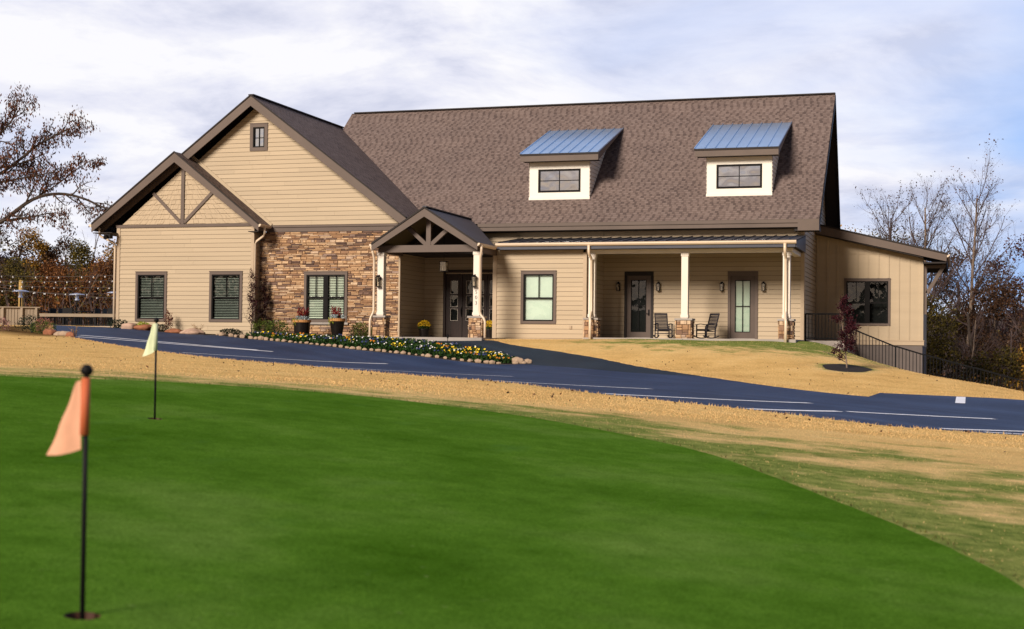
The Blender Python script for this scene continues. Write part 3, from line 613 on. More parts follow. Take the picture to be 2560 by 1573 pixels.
rakes('rake_board', lx, lz, lx-3.84, lz-.75*3.84, lx+3.86, lz-.775*3.86, .43, 50.95, dl=.36, dr=.30)
# main eave fascia with its boxed return, rakes of the east gable
m = MB(); m.box(-18.6, XR+.0, 54.24, 54.30, 4.64, 4.93); m.box(-18.6, XR+.01, 54.20, 54.24, 4.80, 4.935); m.box(-5.86, XR+.01, 54.18, 54.32, 4.50, 4.93); m.build('fascia', BROWN, house)
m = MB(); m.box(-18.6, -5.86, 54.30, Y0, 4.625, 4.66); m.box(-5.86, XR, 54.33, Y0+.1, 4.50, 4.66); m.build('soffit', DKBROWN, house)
m = MB()
for (ya, za), (yb, zb_) in (((54.32, ze), (61.1, zr)), ((61.1, zr), (64.35, 4.9))):
    m.prism([(XR-.02, ya, za-.05), (XR-.02, yb, zb_-.05), (XR-.02, yb, zb_-.40), (XR-.02, ya, za-.40)], (.04, 0, 0))
m.build('rake_board', DKBROWN, house)
# eave fascia of the side-facing slopes
m = MB(); m.box(lx+3.80, lx+3.85, 50.99, 52.0, lz-.775*3.86-.26, lz-.775*3.86-.03); m.build('fascia', BROWN, house); m = MB(); m.box(lx-3.86, lx-3.80, 50.99, 64.2, lz-.75*3.84-.30, lz-.75*3.84-.03); m.build('fascia', BROWN, house)
m = MB(); m.box(-34.38, -33.48, 51.0, 64, 4.50, 4.53); m.box(-27.2, -26.75, 51.0, 52.0, 4.47, 4.50); m.build('soffit', DKBROWN, house)
# lean-to roof
lt = [(-5.66, 5.17), (-.50, 3.90)]; lV = Vector((-1, 0, (5.17-3.90)/5.16))
roof('shingle_roof', [([(lt[0][0], 59.05, lt[0][1]), (lt[1][0], 59.05, lt[1][1]), (lt[1][0], 66.3, lt[1][1]), (lt[0][0], 66.3, lt[0][1])], UY, lV)], [SHINGLE, DKBROWN])
m = MB(); m.prism([(-5.66, 59.0, 5.12), (-.52, 59.0, 3.86), (-.55, 59.0, 3.60), (-5.66, 59.0, 4.78)], (0, .05, 0)); m.prism([(-5.66, 58.97, 5.19), (-.48, 58.97, 3.92), (-.48, 58.97, 3.86), (-5.66, 58.97, 5.13)], (0, .05, 0), 1); m.build('rake_board', [BROWN, DKBROWN], house)
m = MB(); m.box(-1.44, -.56, 59.1, 66.2, 3.52, 3.58); m.box(-.58, -.53, 59.06, 66.2, 3.56, 3.86); m.prism([(-5.66, 59.06, 4.78), (-1.44, 59.06, 3.78), (-1.44, 59.06, 3.75), (-5.66, 59.06, 4.75)], (0, .55, 0)); m.build('soffit', DKBROWN, house)
m = MB(); m.beam((-.62, 59.75, 3.50), (-1.30, 59.75, 2.35), .14, .14, (0, 1, 0)); m.beam((-1.36, 59.75, 3.5), (-1.36, 59.75, 1.5), .12, .14, (0, 1, 0)); m.beam((-1.4, 59.75, 3.42), (-.6, 59.75, 3.42), .12, .12); m.build('knee_brace', BROWN, house)
# half-timber truss on the shake gable
m = MB(); Yt = YL-.06; m.box(-30.53, -30.38, Yt, YL, 4.86, 7.18)
for s_ in (-1, 1): m.beam((-30.455+s_*.08, YL-.03, 4.93), (-30.455+s_*1.38, YL-.03, 6.16), .13, .06, (0, 1, 0))
m.build('gable_truss', BROWN, house)
m = MB(); m.box(-33.85, -33.55, 51.0, 51.2, 4.28, 4.46); m.tube([(-33.7, 51.0, 4.36), (-33.7, 50.86, 4.30)], [.07, .09], 10); m.box(-33.72, -33.68, 51.05, 51.1, 4.44, 4.5); m.build('flood_light', BLACK, house)

# dormers -------------------------------------------------------------
rz_ = lambda Y: ze+(Y-54.32)*(zr-ze)/(61.1-54.32)
def dormer(xa, xb, ra, rb):
    d = thing('dormer', '', '', (xa, 55.5, 6)); del d['label']; del d['category']; d.parent = house; d.matrix_parent_inverse = Matrix.Translation(-Vector(house.location))
    def P(o): o.parent = d; o.matrix_parent_inverse = Matrix.Translation(-Vector((xa, 55.5, 6))); return o
    yf = 55.55; zb_, zt = 5.97, 7.56; xm = (xa+xb)/2; w0 = (xm-.87, xm+.87, 6.32, 7.22)
    m = MB()
    for q in ((xa, w0[0], zb_-.1, zt), (w0[1], xb, zb_-.1, zt), (w0[0], w0[1], zb_-.1, w0[2]), (w0[0], w0[1], w0[3], zt)): m.box(q[0], q[1], yf, yf+.08, q[2], q[3])
    m.box(xa-.01, xb+.01, yf-.025, yf, zb_-.02, zb_+.14); P(m.build('front_panel', WHITE))
    top = lambda y: 7.60+(y-yf)*.36
    yb_ = yf+2.6
    for X, f_ in ((xb, east), (xa, west)): P(lap('cheek', [(yf, rz_(yf)-.05), (yf+3.6, rz_(yf+3.6)-.05), (yf+3.6, top(yf+3.6)), (yf, top(yf))] if False else [(yf, rz_(yf)-.1), (yf+3.2, top(yf+3.2)-.02), (yf, top(yf)-.02)], f_(X), CREAM, course=.16, z0=6, parent=d))
    m = MB(); f0, z0_ = 55.08, 7.83; b0, z1_ = 59.67, 9.50; U, Vv = UX, Vector((0, b0-f0, z1_-z0_)).normalized()
    slab(m, [(ra, f0, z0_), (rb, f0, z0_), (rb, b0, z1_), (ra, b0, z1_)], .05, U, Vv)
    n = 8
    for i in range(n+1):
        x_ = ra+.02+(rb-ra-.04)*i/n; m.beam((x_, f0, z0_+.018), (x_, b0, z1_+.018), .022, .045)
    P(m.build('metal_roof', [METAL, DKMETAL]))
    m = MB(); m.box(ra+.04, rb-.02, f0+.03, f0+.09, 7.52, 7.80); m.box(ra, rb, f0+.005, f0+.03, 7.755, 7.815, 1)
    for X in (ra+.04, rb-.06): m.prism([(X, f0+.091, 7.52), (X, f0+.091, 7.80), (X, b0-.3, z1_-.14), (X, b0-.9, z1_-.42)], (.04, 0, 0))
    P(m.build('fascia', [BROWN, DKBROWN])); m = MB(); m.box(ra+.08, rb-.06, f0+.091, yf+.05, 7.53, 7.56); P(m.build('soffit', DKBROWN))
    m = MB(); t = .055; Yw = yf-.02
    for q in ((w0[0]-.02, w0[1]+.02, w0[3]-t, w0[3]+.02), (w0[0]-.02, w0[1]+.02, w0[2]-.02, w0[2]+t), (w0[0]-.02, w0[0]+t, w0[2]+t, w0[3]-t), (w0[1]-t, w0[1]+.02, w0[2]+t, w0[3]-t)): m.box(q[0], q[1], Yw, yf+.06, *q[2:])
    m.box(xm-.014, xm+.014, Yw+.02, yf+.05, w0[2]+t, w0[3]-t); m.box(w0[0]+t, xm-.014, Yw+.02, yf+.05, 6.76, 6.788); m.box(xm+.014, w0[1]-t, Yw+.02, yf+.05, 6.76, 6.788)
    P(m.build('window_frame', SASH))
    m = MB(); m.face([(w0[0], yf+.03, w0[2]), (w0[1], yf+.03, w0[2]), (w0[1], yf+.03, w0[3]), (w0[0], yf+.03, w0[3])]); P(m.build('pane', MIRROR))
    m = MB(); m.box(w0[0]-.05, w0[1]+.05, yf+.3, yf+.32, w0[2]-.1, w0[3]+.1); P(m.build('interior', DARK))
dormer(-16.85, -14.30, -17.13, -13.83); dormer(-9.56, -7.00, -9.99, -6.69)

# windows --------------------------------------------------------------
def rim(m, x0, x1, z0, z1, t, ya, yb, mi=0, tt=None):
    tt = tt or t
    for q in ((x0, x1, z1-tt, z1), (x0, x1, z0, z0+t), (x0, x0+t, z0+t, z1-tt), (x1-t, x1, z0+t, z1-tt)): m.box(q[0], q[1], ya, yb, q[2], q[3], mi)
def window(W, Y, units=1, muntin='top2', cover=None, trim=.105, head=.135, glassm=None, slat=.034):
    x0, x1, z0, z1 = W; m = MB(); rim(m, x0-trim, x1+trim, z0-trim, z1+head, trim, Y-.045, Y+.02, 0, head); m.box(x0-trim-.01, x1+trim+.01, Y-.06, Y-.045, z1+head-.025, z1+head+.008)
    win = m.build('window', BROWN, house)
    m = MB(); sw = .05; wd = (x1-x0-(units-1)*.10)/units; zm = (z0+z1)/2-.02; g = MB(); bl = MB()
    for u in range(units):
        a_ = x0+u*(wd+.10); b_ = a_+wd; rim(m, a_, b_, z0, z1, sw, Y-.03, Y+.10)
        xm = (a_+b_)/2; ga, gb, gc, gd = a_+sw, b_-sw, z0+sw, z1-sw
        if muntin == 'top2': m.box(xm-.013, xm+.013, Y+.0, Y+.05, zm+.03, gd); m.box(ga, gb, Y-.01, Y+.06, zm-.03, zm+.03)
        if muntin == 'quad': m.box(xm-.014, xm+.014, Y+.0, Y+.05, gc, gd); m.box(ga, xm-.014, Y+.0, Y+.05, zm-.013, zm+.013); m.box(xm+.014, gb, Y+.0, Y+.05, zm-.013, zm+.013)
        if cover in ('blind', 'dim'):
            z = gc+.02
            while z < gd: bl.box(ga, gb, Y+.10, Y+.13, z, z+slat); z += .066
            bl.box(ga, gb, Y+.09, Y+.14, gc, gc+.035)
            for xx in (ga+.15, gb-.15): bl.box(xx-.02, xx+.02, Y+.012, Y+.03, zm+.03, zm+.048)
        elif cover == 'shade': bl.box(ga-.01, gb+.01, Y+.09, Y+.10, gc-.02, gd+.02)
        g.face([(ga, Y+.035, gc), (gb, Y+.035, gc), (gb, Y+.035, gd), (ga, Y+.035, gd)])
    for u in range(1, units): xx = x0+u*(wd+.10); m.box(xx-.10, xx, Y-.035, Y+.10, z0, z1)
    m.build('sash', SASH, win); g.build('pane', glassm or GLASS, win)
    if bl.f: bl.build('shade' if cover == 'shade' else 'blind', SHADE if cover == 'shade' else (BLIND if cover == 'blind' else DIM), win)
    m = MB(); m.box(x0-.05, x1+.05, Y+.45, Y+.5, z0-.1, z1+.1); m.box(x0-.06, x0-.05, Y+.1, Y+.5, z0-.1, z1+.1); m.box(x1+.05, x1+.06, Y+.1, Y+.5, z0-.1, z1+.1); m.box(x0-.06, x1+.06, Y+.1, Y+.5, z1+.1, z1+.11); m.box(x0-.06, x1+.06, Y+.1, Y+.5, z0-.11, z0-.1); m.build('interior', DARK, win)
    return win
window(W_L1, YL, cover='dim', slat=.014); window(W_L2, YL, cover='dim', slat=.014)
window(W_ST, Y1-.03, units=2, cover='blind'); m = MB(); m.box(-25.24, -23.22, Y1-.12, Y1, .80, .885); m.build('stone_sill', CONC, house)
window(W_R, Y1, cover='shade'); window(W_G, Y1, muntin='quad', cover=None, trim=.14, head=.16, glassm=MIRROR)
window(W_E, YN, units=2, cover=None, trim=.085, head=.11)
m = MB(); m.box(-14.13, -14.03, Y1-.05, Y1-.02, .70, .82); m.box(-14.11, -14.05, Y1-.06, Y1-.05, .74, .79); m.build('outlet_cover', CORNER, house)

# doors ----------------------------------------------------------------
def porchdoor(x0, x1, z1, gx0, gx1, gz0, gz1, pane, handle):
    m = MB(); t = .10; z0 = FLOOR+.02
    m.box(x0-t, x0, Y0-.05, Y0+.04, z0, z1+.16); m.box(x1, x1+t, Y0-.05, Y0+.04, z0, z1+.16); m.box(x0, x1, Y0-.05, Y0+.04, z1, z1+.16); fr_ = m.build('door', DKBROWN if handle else BROWN, house)
    m = MB()
    for q in ((x0, gx0, z0+.02, z1), (gx1, x1, z0+.02, z1), (gx0, gx1, z0+.02, gz0), (gx0, gx1, gz1, z1)): m.box(q[0], q[1], Y0+.0, Y0+.05, q[2], q[3])
    m.build('door_leaf', DOORP, fr_)
    m = MB(); xm = (gx0+gx1)/2; zm = gz0+(gz1-gz0)*.5; rim(m, gx0, gx1, gz0, gz1, .025, Y0-.012, Y0+.03); m.box(xm-.014, xm+.014, Y0-.006, Y0+.03, gz0+.025, gz1-.025); m.box(gx0+.025, xm-.014, Y0-.006, Y0+.03, zm-.014, zm+.014); m.box(xm+.014, gx1-.025, Y0-.006, Y0+.03, zm-.014, zm+.014); m.build('glazing_bar', SASH, fr_)
    m = MB(); m.face([(gx0, Y0+.015, gz0), (gx1, Y0+.015, gz0), (gx1, Y0+.015, gz1), (gx0, Y0+.015, gz1)]); m.build('pane', GLASS, fr_)
    m = MB(); m.box(gx0-.02, gx1+.02, Y0+.052, Y0+.06, gz0-.02, gz1+.02); m.build('backing', pane, fr_)
    m = MB(); m.box(x0, x1, Y0-.07, Y0+.0, FLOOR+.004, FLOOR+.02+.02); m.build('threshold', CONC, fr_)
    if handle:
        m = MB(); hx = x1-.08; m.box(hx-.03, hx+.03, Y0-.02, Y0, 1.28, 1.52); m.tube([(hx, Y0-.02, 1.36), (hx, Y0-.07, 1.36), (hx-.11, Y0-.07, 1.36)], .012, 6); m.build('handle', BLACK, fr_)
porchdoor(-12.54, -11.58, 2.85, -12.38, -11.77, .64, 2.68, DARK, True)
porchdoor(-8.46, -7.51, 2.84, -8.29, -7.70, .66, 2.66, FROST, False)
# double entry door with sidelights
m = MB(); e0, e1, ez = -20.14, -17.42, 3.0; m.box(e0-.1, e0, Y0-.06, Y0+.05, .32, ez); m.box(e1, e1+.1, Y0-.06, Y0+.05, .32, ez); m.box(e0-.1, e1+.1, Y0-.06, Y0+.05, ez, ez+.12)
ed = m.build('door', WOODDOOR, house)
for i, (a_, b_, g0, g1) in enumerate(((e0, -19.42, -19.93, -19.62), (-19.42, -18.36, -19.26, -18.50), (-18.36, e1, -18.24, -17.6))):
    m = MB(); rows = ((2.14, 2.67), (1.60, 2.06), (1.04, 1.52)); zc = .33
    for r0, r1 in sorted(rows): m.box(a_+.01, b_-.01, Y0, Y0+.05, zc, r0); m.box(a_+.01, g0, Y0, Y0+.05, r0, r1); m.box(g1, b_-.01, Y0, Y0+.05, r0, r1); zc = r1
    m.box(a_+.01, b_-.01, Y0, Y0+.05, zc, ez); m.build('door_leaf', WOODDOOR, ed)
    m = MB()
    for r0, r1 in rows: rim(m, g0, g1, r0, r1, .009, Y0-.008, Y0+.01)
    m.build('glazing_bar', CREAM, ed); m = MB()  # cream rims paint highlights onto the pane edges of the dark door
    for r0, r1 in rows: m.face([(g0, Y0+.02, r0), (g1, Y0+.02, r0), (g1, Y0+.02, r1), (g0, Y0+.02, r1)])
    m.build('pane', GLASS, ed); m = MB(); m.box(a_+.02, b_-.02, Y0+.06, Y0+.07, .4, ez); m.build('backing', DARK, ed)
m = MB(); m.box(-19.47, -19.44, Y0-.03, Y0, 1.2, 1.6); m.tube([(-19.46, Y0-.03, 1.3), (-19.46, Y0-.07, 1.3), (-19.46, Y0-.07, 1.52), (-19.46, Y0-.03, 1.52)], .012, 6); m.build('handle', BLACK, ed)

# portico ----------------------------------------------------------------
pz = lambda x, ax=-19.09, az_=5.17: 0
px_, pz_, pl, pr = -19.08, 5.17, -21.19, -16.97; slp = (5.17-3.83)/2.11; PV = Vector((1, 0, slp))
m = MB(); slab(m, [(px_, 49.48, pz_), (pl, 49.48, pz_-slp*(px_-pl)), (pl, 53.6, pz_-slp*(px_-pl)), (px_, 54.9, pz_)], .05, UY, PV); slab(m, [(px_, 49.48, pz_), (pr, 49.48, pz_-slp*(pr-px_)), (pr, 51.55, pz_-slp*(pr-px_)), (px_, 54.9, pz_)], .05, UY, Vector((-1, 0, slp)))
m.beam((px_, 49.46, pz_+.02), (px_, 54.8, pz_+.02), .16, .04)
m.build('metal_roof', [DKMETAL, M('shaded_olive_ceiling_boards', (.085, .062, .022), .7, .15, 3, stretch=(.3, 6, 1))], house)  # ceiling boards darkened in colour for the shade under the portico
rakes('rake_board', px_, pz_, pl, pz_-slp*(px_-pl), pr, pz_-slp*(pr-px_), .36, 49.45, dl=.29, dr=.29, lip=.05)
m = MB(); m.box(-21.1, -17.02, 49.92, 50.12, 3.515, 3.78); m.box(-21.12, -20.92, 50.12, 52.0, 3.50, 3.78); m.box(-17.22, -17.03, 50.12, 52.0, 3.50, 3.78); m.build('portico_beam', BROWN, house)
m = MB(); m.box(-19.17, -18.99, 49.93, 50.09, 3.78, 4.95)
for s_ in (-1, 1): m.beam((px_+s_*.10, 50.01, 3.80), (px_+s_*.86, 50.01, 4.47), .15, .13, (0, 1, 0))
m.build('portico_truss', BROWN, house)
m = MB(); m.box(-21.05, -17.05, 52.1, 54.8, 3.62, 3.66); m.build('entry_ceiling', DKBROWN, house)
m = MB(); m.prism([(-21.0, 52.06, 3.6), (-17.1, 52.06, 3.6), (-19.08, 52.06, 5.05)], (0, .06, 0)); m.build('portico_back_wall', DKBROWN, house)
# porch roof, beam and ceiling
m = MB(); pf, pzf, pzb = 51.56, 3.955, 4.36; slab(m, [(-17.0, pf, pzf), (-5.62, pf, pzf), (-5.62, Y0, pzb), (-17.0, Y0, pzb)], .04, UX, Vector((0, Y0-pf, pzb-pzf)).normalized())
x = -16.85
while x < -5.62: m.beam((x, pf, pzf+.016), (x, Y0, pzb+.016), .022, .04); x += .405
m.build('metal_roof', [DKMETAL, DKBROWN], house)
m = MB(); m.box(-16.95, -5.66, 51.62, 51.68, 3.70, 3.90); m.prism([(-5.66, 51.68, 3.70), (-5.66, Y0, 3.70), (-5.66, Y0, pzb-.045), (-5.66, 51.68, pzf-.04)], (.04, 0, 0)); m.build('fascia', DKMETAL, house)
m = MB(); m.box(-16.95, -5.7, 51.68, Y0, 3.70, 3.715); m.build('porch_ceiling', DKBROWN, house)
m = MB(); m.box(-13.5, -5.80, 52.06, 52.30, 3.545, 3.70); m.box(-6.04, -5.80, 52.30, Y0, 3.545, 3.70); m.build('porch_beam', CREAM, house)
m = MB(); m.box(-13.5, -5.64, 51.75, Y0+.1, .0, FLOOR); m.build('porch_slab', CONC, house)
m = MB(); m.box(-21.6, -16.62, 49.05, Y0+.1, -.1, .315); m.build('entry_slab', CONC, house)

# columns ----------------------------------------------------------------
def column(xc, Y, w_, zt, zb_, base_w, seed, basez=None, number=False):
    m = MB(); zc = 1.12; m.box(xc-w_/2, xc+w_/2, Y, Y+w_, zc, zt); m.box(xc-w_/2-.02, xc+w_/2+.02, Y-.02, Y+w_+.02, zc+.03, zc+.14); m.box(xc-w_/2-.02, xc+w_/2+.02, Y-.02, Y+w_+.02, zt-.12, zt-.002)
    c = m.build('column', CREAM, house, bevel=.006)
    ledgestone('stone_pier', xc-base_w/2, xc+base_w/2, zb_, zc-.07, Y+w_/2-base_w/2, parent=c, faces='few', depth=base_w, seed=seed, hs=(.09, .13, .18), lens=(.14, .34))
    m = MB(); b = base_w/2+.05; m.box(xc-b, xc+b, Y+w_/2-b, Y+w_/2+b, zc-.07, zc); m.build('pier_cap', CONC, c)
    if number:
        for i, ch in enumerate('503'):
            cu = bpy.data.curves.new('house_number', 'FONT'); cu.body = ch; cu.size = .19; cu.extrude = .005; cu.offset = -.004; cu.align_x = 'CENTER'
            to = bpy.data.objects.new('t', cu); COL.objects.link(to); bpy.context.view_layer.update()
            me = bpy.data.meshes.new_from_object(to.evaluated_get(bpy.context.evaluated_depsgraph_get())); bpy.data.objects.remove(to)
            me.materials.clear(); me.materials.append(BLACK); o = bpy.data.objects.new('house_number', me); COL.objects.link(o)
            me.transform(Matrix.Translation((xc, Y-.012, 1.955-i*.205)) @ Matrix.Rotation(pi/2, 4, 'X')); o.parent = c
    return c
cl = column(-21.0, 49.9, .27, 3.515, .2, .48, 21); cr = column(-17.14, 49.9, .25, 3.515, .2, .48, 22, number=True)
column(-13.28, 52.05, .25, 3.545, .2, .48, 23); column(-9.74, 52.05, .25, 3.545, .25, .56, 24); column(-6.02, 52.05, .26, 3.545, .2, .50, 25)

# gutters and downspouts ---------------------------------------------------
def gutter(a_, b_, h=.12, d=.11, side=(0, -1, 0)):
    a_, b_ = Vector(a_), Vector(b_); s_ = Vector(side); u = UZ; m = MB()
    prof = [(0, 0), (.35*d, 0), (.62*d, -.02+.3*h), (d, .55*h), (d, .86*h), (d*1.08, .9*h), (d*1.08, h), (d*.9, h), (d*.88, .6*h), (.3*d, .1*h), (.02, .1*h), (.02, h), (0, h)]
    A = [a_+s_*x_+u*z_ for x_, z_ in prof]; B = [b_+s_*x_+u*z_ for x_, z_ in prof]; n = len(prof)
    m.mesh(A+B, [(i, (i+1) % n, n+(i+1) % n, n+i) for i in range(n)])
    for E_ in (a_, b_): m.face([E_, E_+s_*d*.35, E_+s_*d+u*.55*h, E_+s_*d*1.05+u*h, E_+u*h])
    return m.build('gutter', GUTTER, house)
gutter((-16.95, 51.62, 3.815), (-5.62, 51.62, 3.815), .125)
gutter((pr-.02, 49.46, 3.69), (pr-.02, 51.5, 3.69), .115, .11, (1, 0, 0)); gutter((pl+.02, 49.46, 3.69), (pl+.02, 51.9, 3.69), .115, .11, (-1, 0, 0))
gutter((lx+3.85, 50.96, 4.66), (lx+3.85, 51.95, 4.66), .115, .11, (1, 0, 0)); gutter((lx-3.86, 50.96, 4.75), (lx-3.86, 64, 4.75), .115, .11, (-1, 0, 0))
gutter((-.53, 59.02, 3.76), (-.53, 66.2, 3.76), .115, .11, (1, 0, 0))
def spout(pts, r=.045):
    m = MB(); pts = [Vector(p) for p in pts]
    o = [pts[0]]
    for p0, p1, p2 in zip(pts, pts[1:], pts[2:]): d1, d2_ = (p0-p1), (p2-p1); k = min(.07, d1.length/2, d2_.length/2); o += [p1+d1.normalized()*k, p1+d2_.normalized()*k]
    m.tube(o+[pts[-1]], r, 8); m.build('downspout', GUTTER, house, smooth=True)
spout([(-13.28, 51.56, 3.83), (-13.28, 51.56, 3.52), (-13.27, 51.95, 3.34), (-13.27, 51.97, 1.32), (-13.22, 51.62, 1.08), (-13.22, 51.62, .2)], .052)
spout([(-6.02, 51.56, 3.83), (-6.02, 51.56, 3.52), (-6.03, 51.95, 3.34), (-6.03, 51.97, 1.34), (-5.98, 51.58, 1.08), (-5.98, 51.58, .2)], .055)
spout([(-26.62, 51.3, 4.68), (-26.62, 51.3, 4.36), (-27.09, 51.45, 4.10), (-27.09, 51.44, .3)])
spout([(-34.2, 51.2, 4.75), (-34.2, 51.2, 4.42), (-33.58, 51.42, 4.1), (-33.58, 51.42, .5)])
spout([(-16.86, 49.62, 3.72), (-16.86, 49.62, 3.5), (-16.95, 49.75, 3.28), (-16.95, 49.75, 1.22), (-16.72, 49.70, .98), (-16.72, 49.7, .28)])
spout([(-21.27, 49.62, 3.72), (-21.2, 49.7, 3.4), (-21.2, 49.78, 3.2), (-21.2, 49.78, 1.24), (-21.31, 49.7, 1.0), (-21.31, 49.7, .2)])

# lanterns ---------------------------------------------------------------
def lantern(x, Y, z, s=1.0, arm=-.05):
    m = MB(); w_ = .065*s; h = .30*s; yc = Y-.11*s
    m.box(x-.04*s, x+.04*s, Y-.015, Y, z-.02*s, z+.22*s); m.beam((x, Y-.01, z+.36*s), (x, yc, z+.36*s), .022*s, .022*s); m.box(x-.02*s, x+.02*s, Y-.012, Y, z+.2*s, z+.40*s)
    m.lathe([(w_*1.45, h), (w_*1.5, h+.015*s), (w_*.8, h+.06*s), (.012, h+.085*s)], (x, yc, z), 4+8)
    m.box(x-w_*1.2, x+w_*1.2, yc-w_*1.2, yc+w_*1.2, z-.02*s, z)
    for a_, b_ in ((-1, -1), (1, -1), (1, 1), (-1, 1)): m.box(x+a_*w_-.008, x+a_*w_+.008, yc+b_*w_-.008, yc+b_*w_+.008, z, z+h)
    L = m.build('wall_lantern', BLACK, house); m = MB(); m.box(x-w_*.9, x+w_*.9, yc-w_*.9, yc+w_*.9, z+.002, z+h-.002); m.build('pane', LAMPG, L); m = MB(); m.lathe([(.018*s, 0), (.018*s, .12*s), (.006, .14*s)], (x, yc, z+.01), 8); m.build('candle', CREAM, L)
for x in (-12.87, -11.27, -8.79, -7.19): lantern(x, Y0-.02, 2.26, .88)
lantern(-21.03, 49.9, 2.23, 1.1); lantern(-17.19, 49.9, 2.23, 1.1)
m = MB(); m.tube([(-18.95, 51.3, 4.9), (-18.95, 51.3, 3.25)], .008, 5); m.box(-19.09, -18.81, 51.16, 51.44, 3.23, 3.25); m.box(-19.09, -18.81, 51.16, 51.44, 2.86, 2.875)
for a_ in (-19.08, -18.83):
    for b_ in (51.17, 51.42): m.box(a_, a_+.014, b_, b_+.014, 2.875, 3.23)
L = m.build('pendant_lantern', BLACK, house); m = MB(); m.box(-19.06, -18.84, 51.19, 51.41, 2.88, 3.22); m.build('pane', LAMPG, L)
m = MB()
for dx in (-.05, .05): m.lathe([(.016, 0), (.016, .17), (.005, .19)], (-18.95+dx, 51.3, 2.9), 8)
m.build('candle', CREAM, L)


# ---------------------------------------------------------------- putting flags and cups
FLAGO = M('faded_orange_flag_cloth', (.72, .36, .23), .8, .10, 9, kind='obj')
SLEEVE = M('orange_flag_sleeve', (.50, .115, .045), .7, .15, 9, kind='obj')
FLAGP = M('pale_lime_flag_cloth', (.66, .70, .46), .8, .12, 9, kind='obj')
SLEEVEP = M('pale_sleeve', (.50, .53, .36), .7, .15, 9, kind='obj')
def putting_flag(x, y, h, label, cloth, sleeve, pts, s0, s1):
    z = hz(x, y); f = thing('putting_flag', label, 'golf flag', (x, y, z), 'flags on the putting green')
    m = MB(); m.tube([(x, y, z-.09), (x, y, z+h)], .0078, 10); m.build('pole', BLACK, f, smooth=True)
    m = MB(); m.ball((x, y, z+h), .019, sub=3); m.build('knob', BLACK, f, smooth=True)
    m = MB(); m.tube([(x-.003, y-.002, z+s0), (x-.001, y-.002, z+s1)], [.0145, .0135], 10); m.build('sleeve', sleeve, f, smooth=True)
    m = MB(); n, k = 14, 12; (tx, tz_), (lx_, lz_), (bx, bz) = pts; vs = []
    for i in range(n+1):
        for j in range(k+1):
            u, v = i/n, j/k      # u away from the pole, v down the sleeve
            ex = tx+(bx-tx)*v; ez = tz_+(bz-tz_)*v; ox = tx-.012+(lx_-tx+.012)*v+.004*sin(pi*v); oz = tz_-.004+(lz_-tz_+.004)*v      # sleeve edge, free edge
            px2 = ex+(ox-ex)*u; pz2 = ez+(oz-ez)*u-.006*sin(pi*u)*v
            vs.append((x+px2, y-.010+px2*.25+.007*sin(u*5.5+v*2.2)*u*v+.003*sin(v*13+u*4)*u, z+pz2))
    m.mesh(vs, [(i*(k+1)+j, (i+1)*(k+1)+j, (i+1)*(k+1)+j+1, i*(k+1)+j+1) for i in range(n) for j in range(k)]); m.build('flag', cloth, f, smooth=True)
    return f
putting_flag(*CUPS[0], .745, 'orange pennant on a black pole, standing in the hole nearest the bottom of the photo', FLAGO, SLEEVE, [(-.012, .715), (-.114, .485), (-.008, .505)], .548, .722)
putting_flag(*CUPS[1], .725, 'pale lime pennant on a black pole farther back, in front of the siding wall', FLAGP, SLEEVEP, [(-.010, .70), (-.095, .455), (-.008, .49)], .50, .70)
CUPM = M('scuffed_brown_cup_liner', (.07, .03, .018), .6, .3, 20, kind='obj')
for c, lb in zip(CUPS, ('hole cup around the foot of the orange flag', 'hole cup around the foot of the pale lime flag')):
    z = hz(*c); m = MB(); n = 20; gz = [hz(c[0]+.054*cos(t), c[1]+.054*sin(t)) for t in np.linspace(0, 2*pi, n+1)[:-1]]
    top = [(c[0]+.0545*cos(2*pi*k/n), c[1]+.0545*sin(2*pi*k/n), gz[k]+.0005) for k in range(n)]; bot = [(p[0], p[1], z-.11) for p in top]
    m.mesh(top+bot, [(k, (k+1) % n, n+(k+1) % n, n+k) for k in range(n)]+[tuple(range(n, 2*n))]); tag(m.build('hole_cup', CUPM), lb, 'golf hole', 'cups in the putting green')

# ---------------------------------------------------------------- grass blades
def blades(name, P, hgt, wid, mat, seed):
    rg_ = np.random.default_rng(seed); n = len(P); z = H(P[:, 0], P[:, 1]); a_ = rg_.uniform(0, 2*pi, n); h = hgt*rg_.uniform(.45, 1.25, n); w_ = wid*rg_.uniform(.6, 1.3, n)
    dx, dy = np.cos(a_)*w_, np.sin(a_)*w_; lx_, ly_ = rg_.normal(0, .45, n)*h, rg_.normal(0, .45, n)*h
    co = np.empty((n, 3, 3)); co[:, 0] = np.stack([P[:, 0]-dx, P[:, 1]-dy, z-.004], 1); co[:, 1] = np.stack([P[:, 0]+dx, P[:, 1]+dy, z-.004], 1); co[:, 2] = np.stack([P[:, 0]+lx_, P[:, 1]+ly_, z+h], 1)
    me = bpy.data.meshes.new(name); me.from_pydata(co.reshape(-1, 3).tolist(), [], np.arange(3*n).reshape(-1, 3).tolist()); me.materials.append(mat); me.update()
    o = bpy.data.objects.new(name, me); COL.objects.link(o); o['kind'] = 'stuff'; return o
rg_ = np.random.default_rng(3)
def scatter(n, x0, x1, y0, y1): return np.stack([rg_.uniform(x0, x1, n), rg_.uniform(y0, y1, n)], 1)
def clean(P, extra=None):
    k = np.ones(len(P), bool)
    for L in (grn, road, drive, bed, mring): k &= ~inside(L, P[:, 0], P[:, 1])
    k &= ~((P[:, 0] > -34.5) & (P[:, 0] < -5.3) & (P[:, 1] > 51.6)); return P[k]
S = clean(np.concatenate([scatter(60000, -30, 3, 9, 45), scatter(26000, -9, 2, 6, 24), scatter(34000, -17, 3, 36, 54)]))
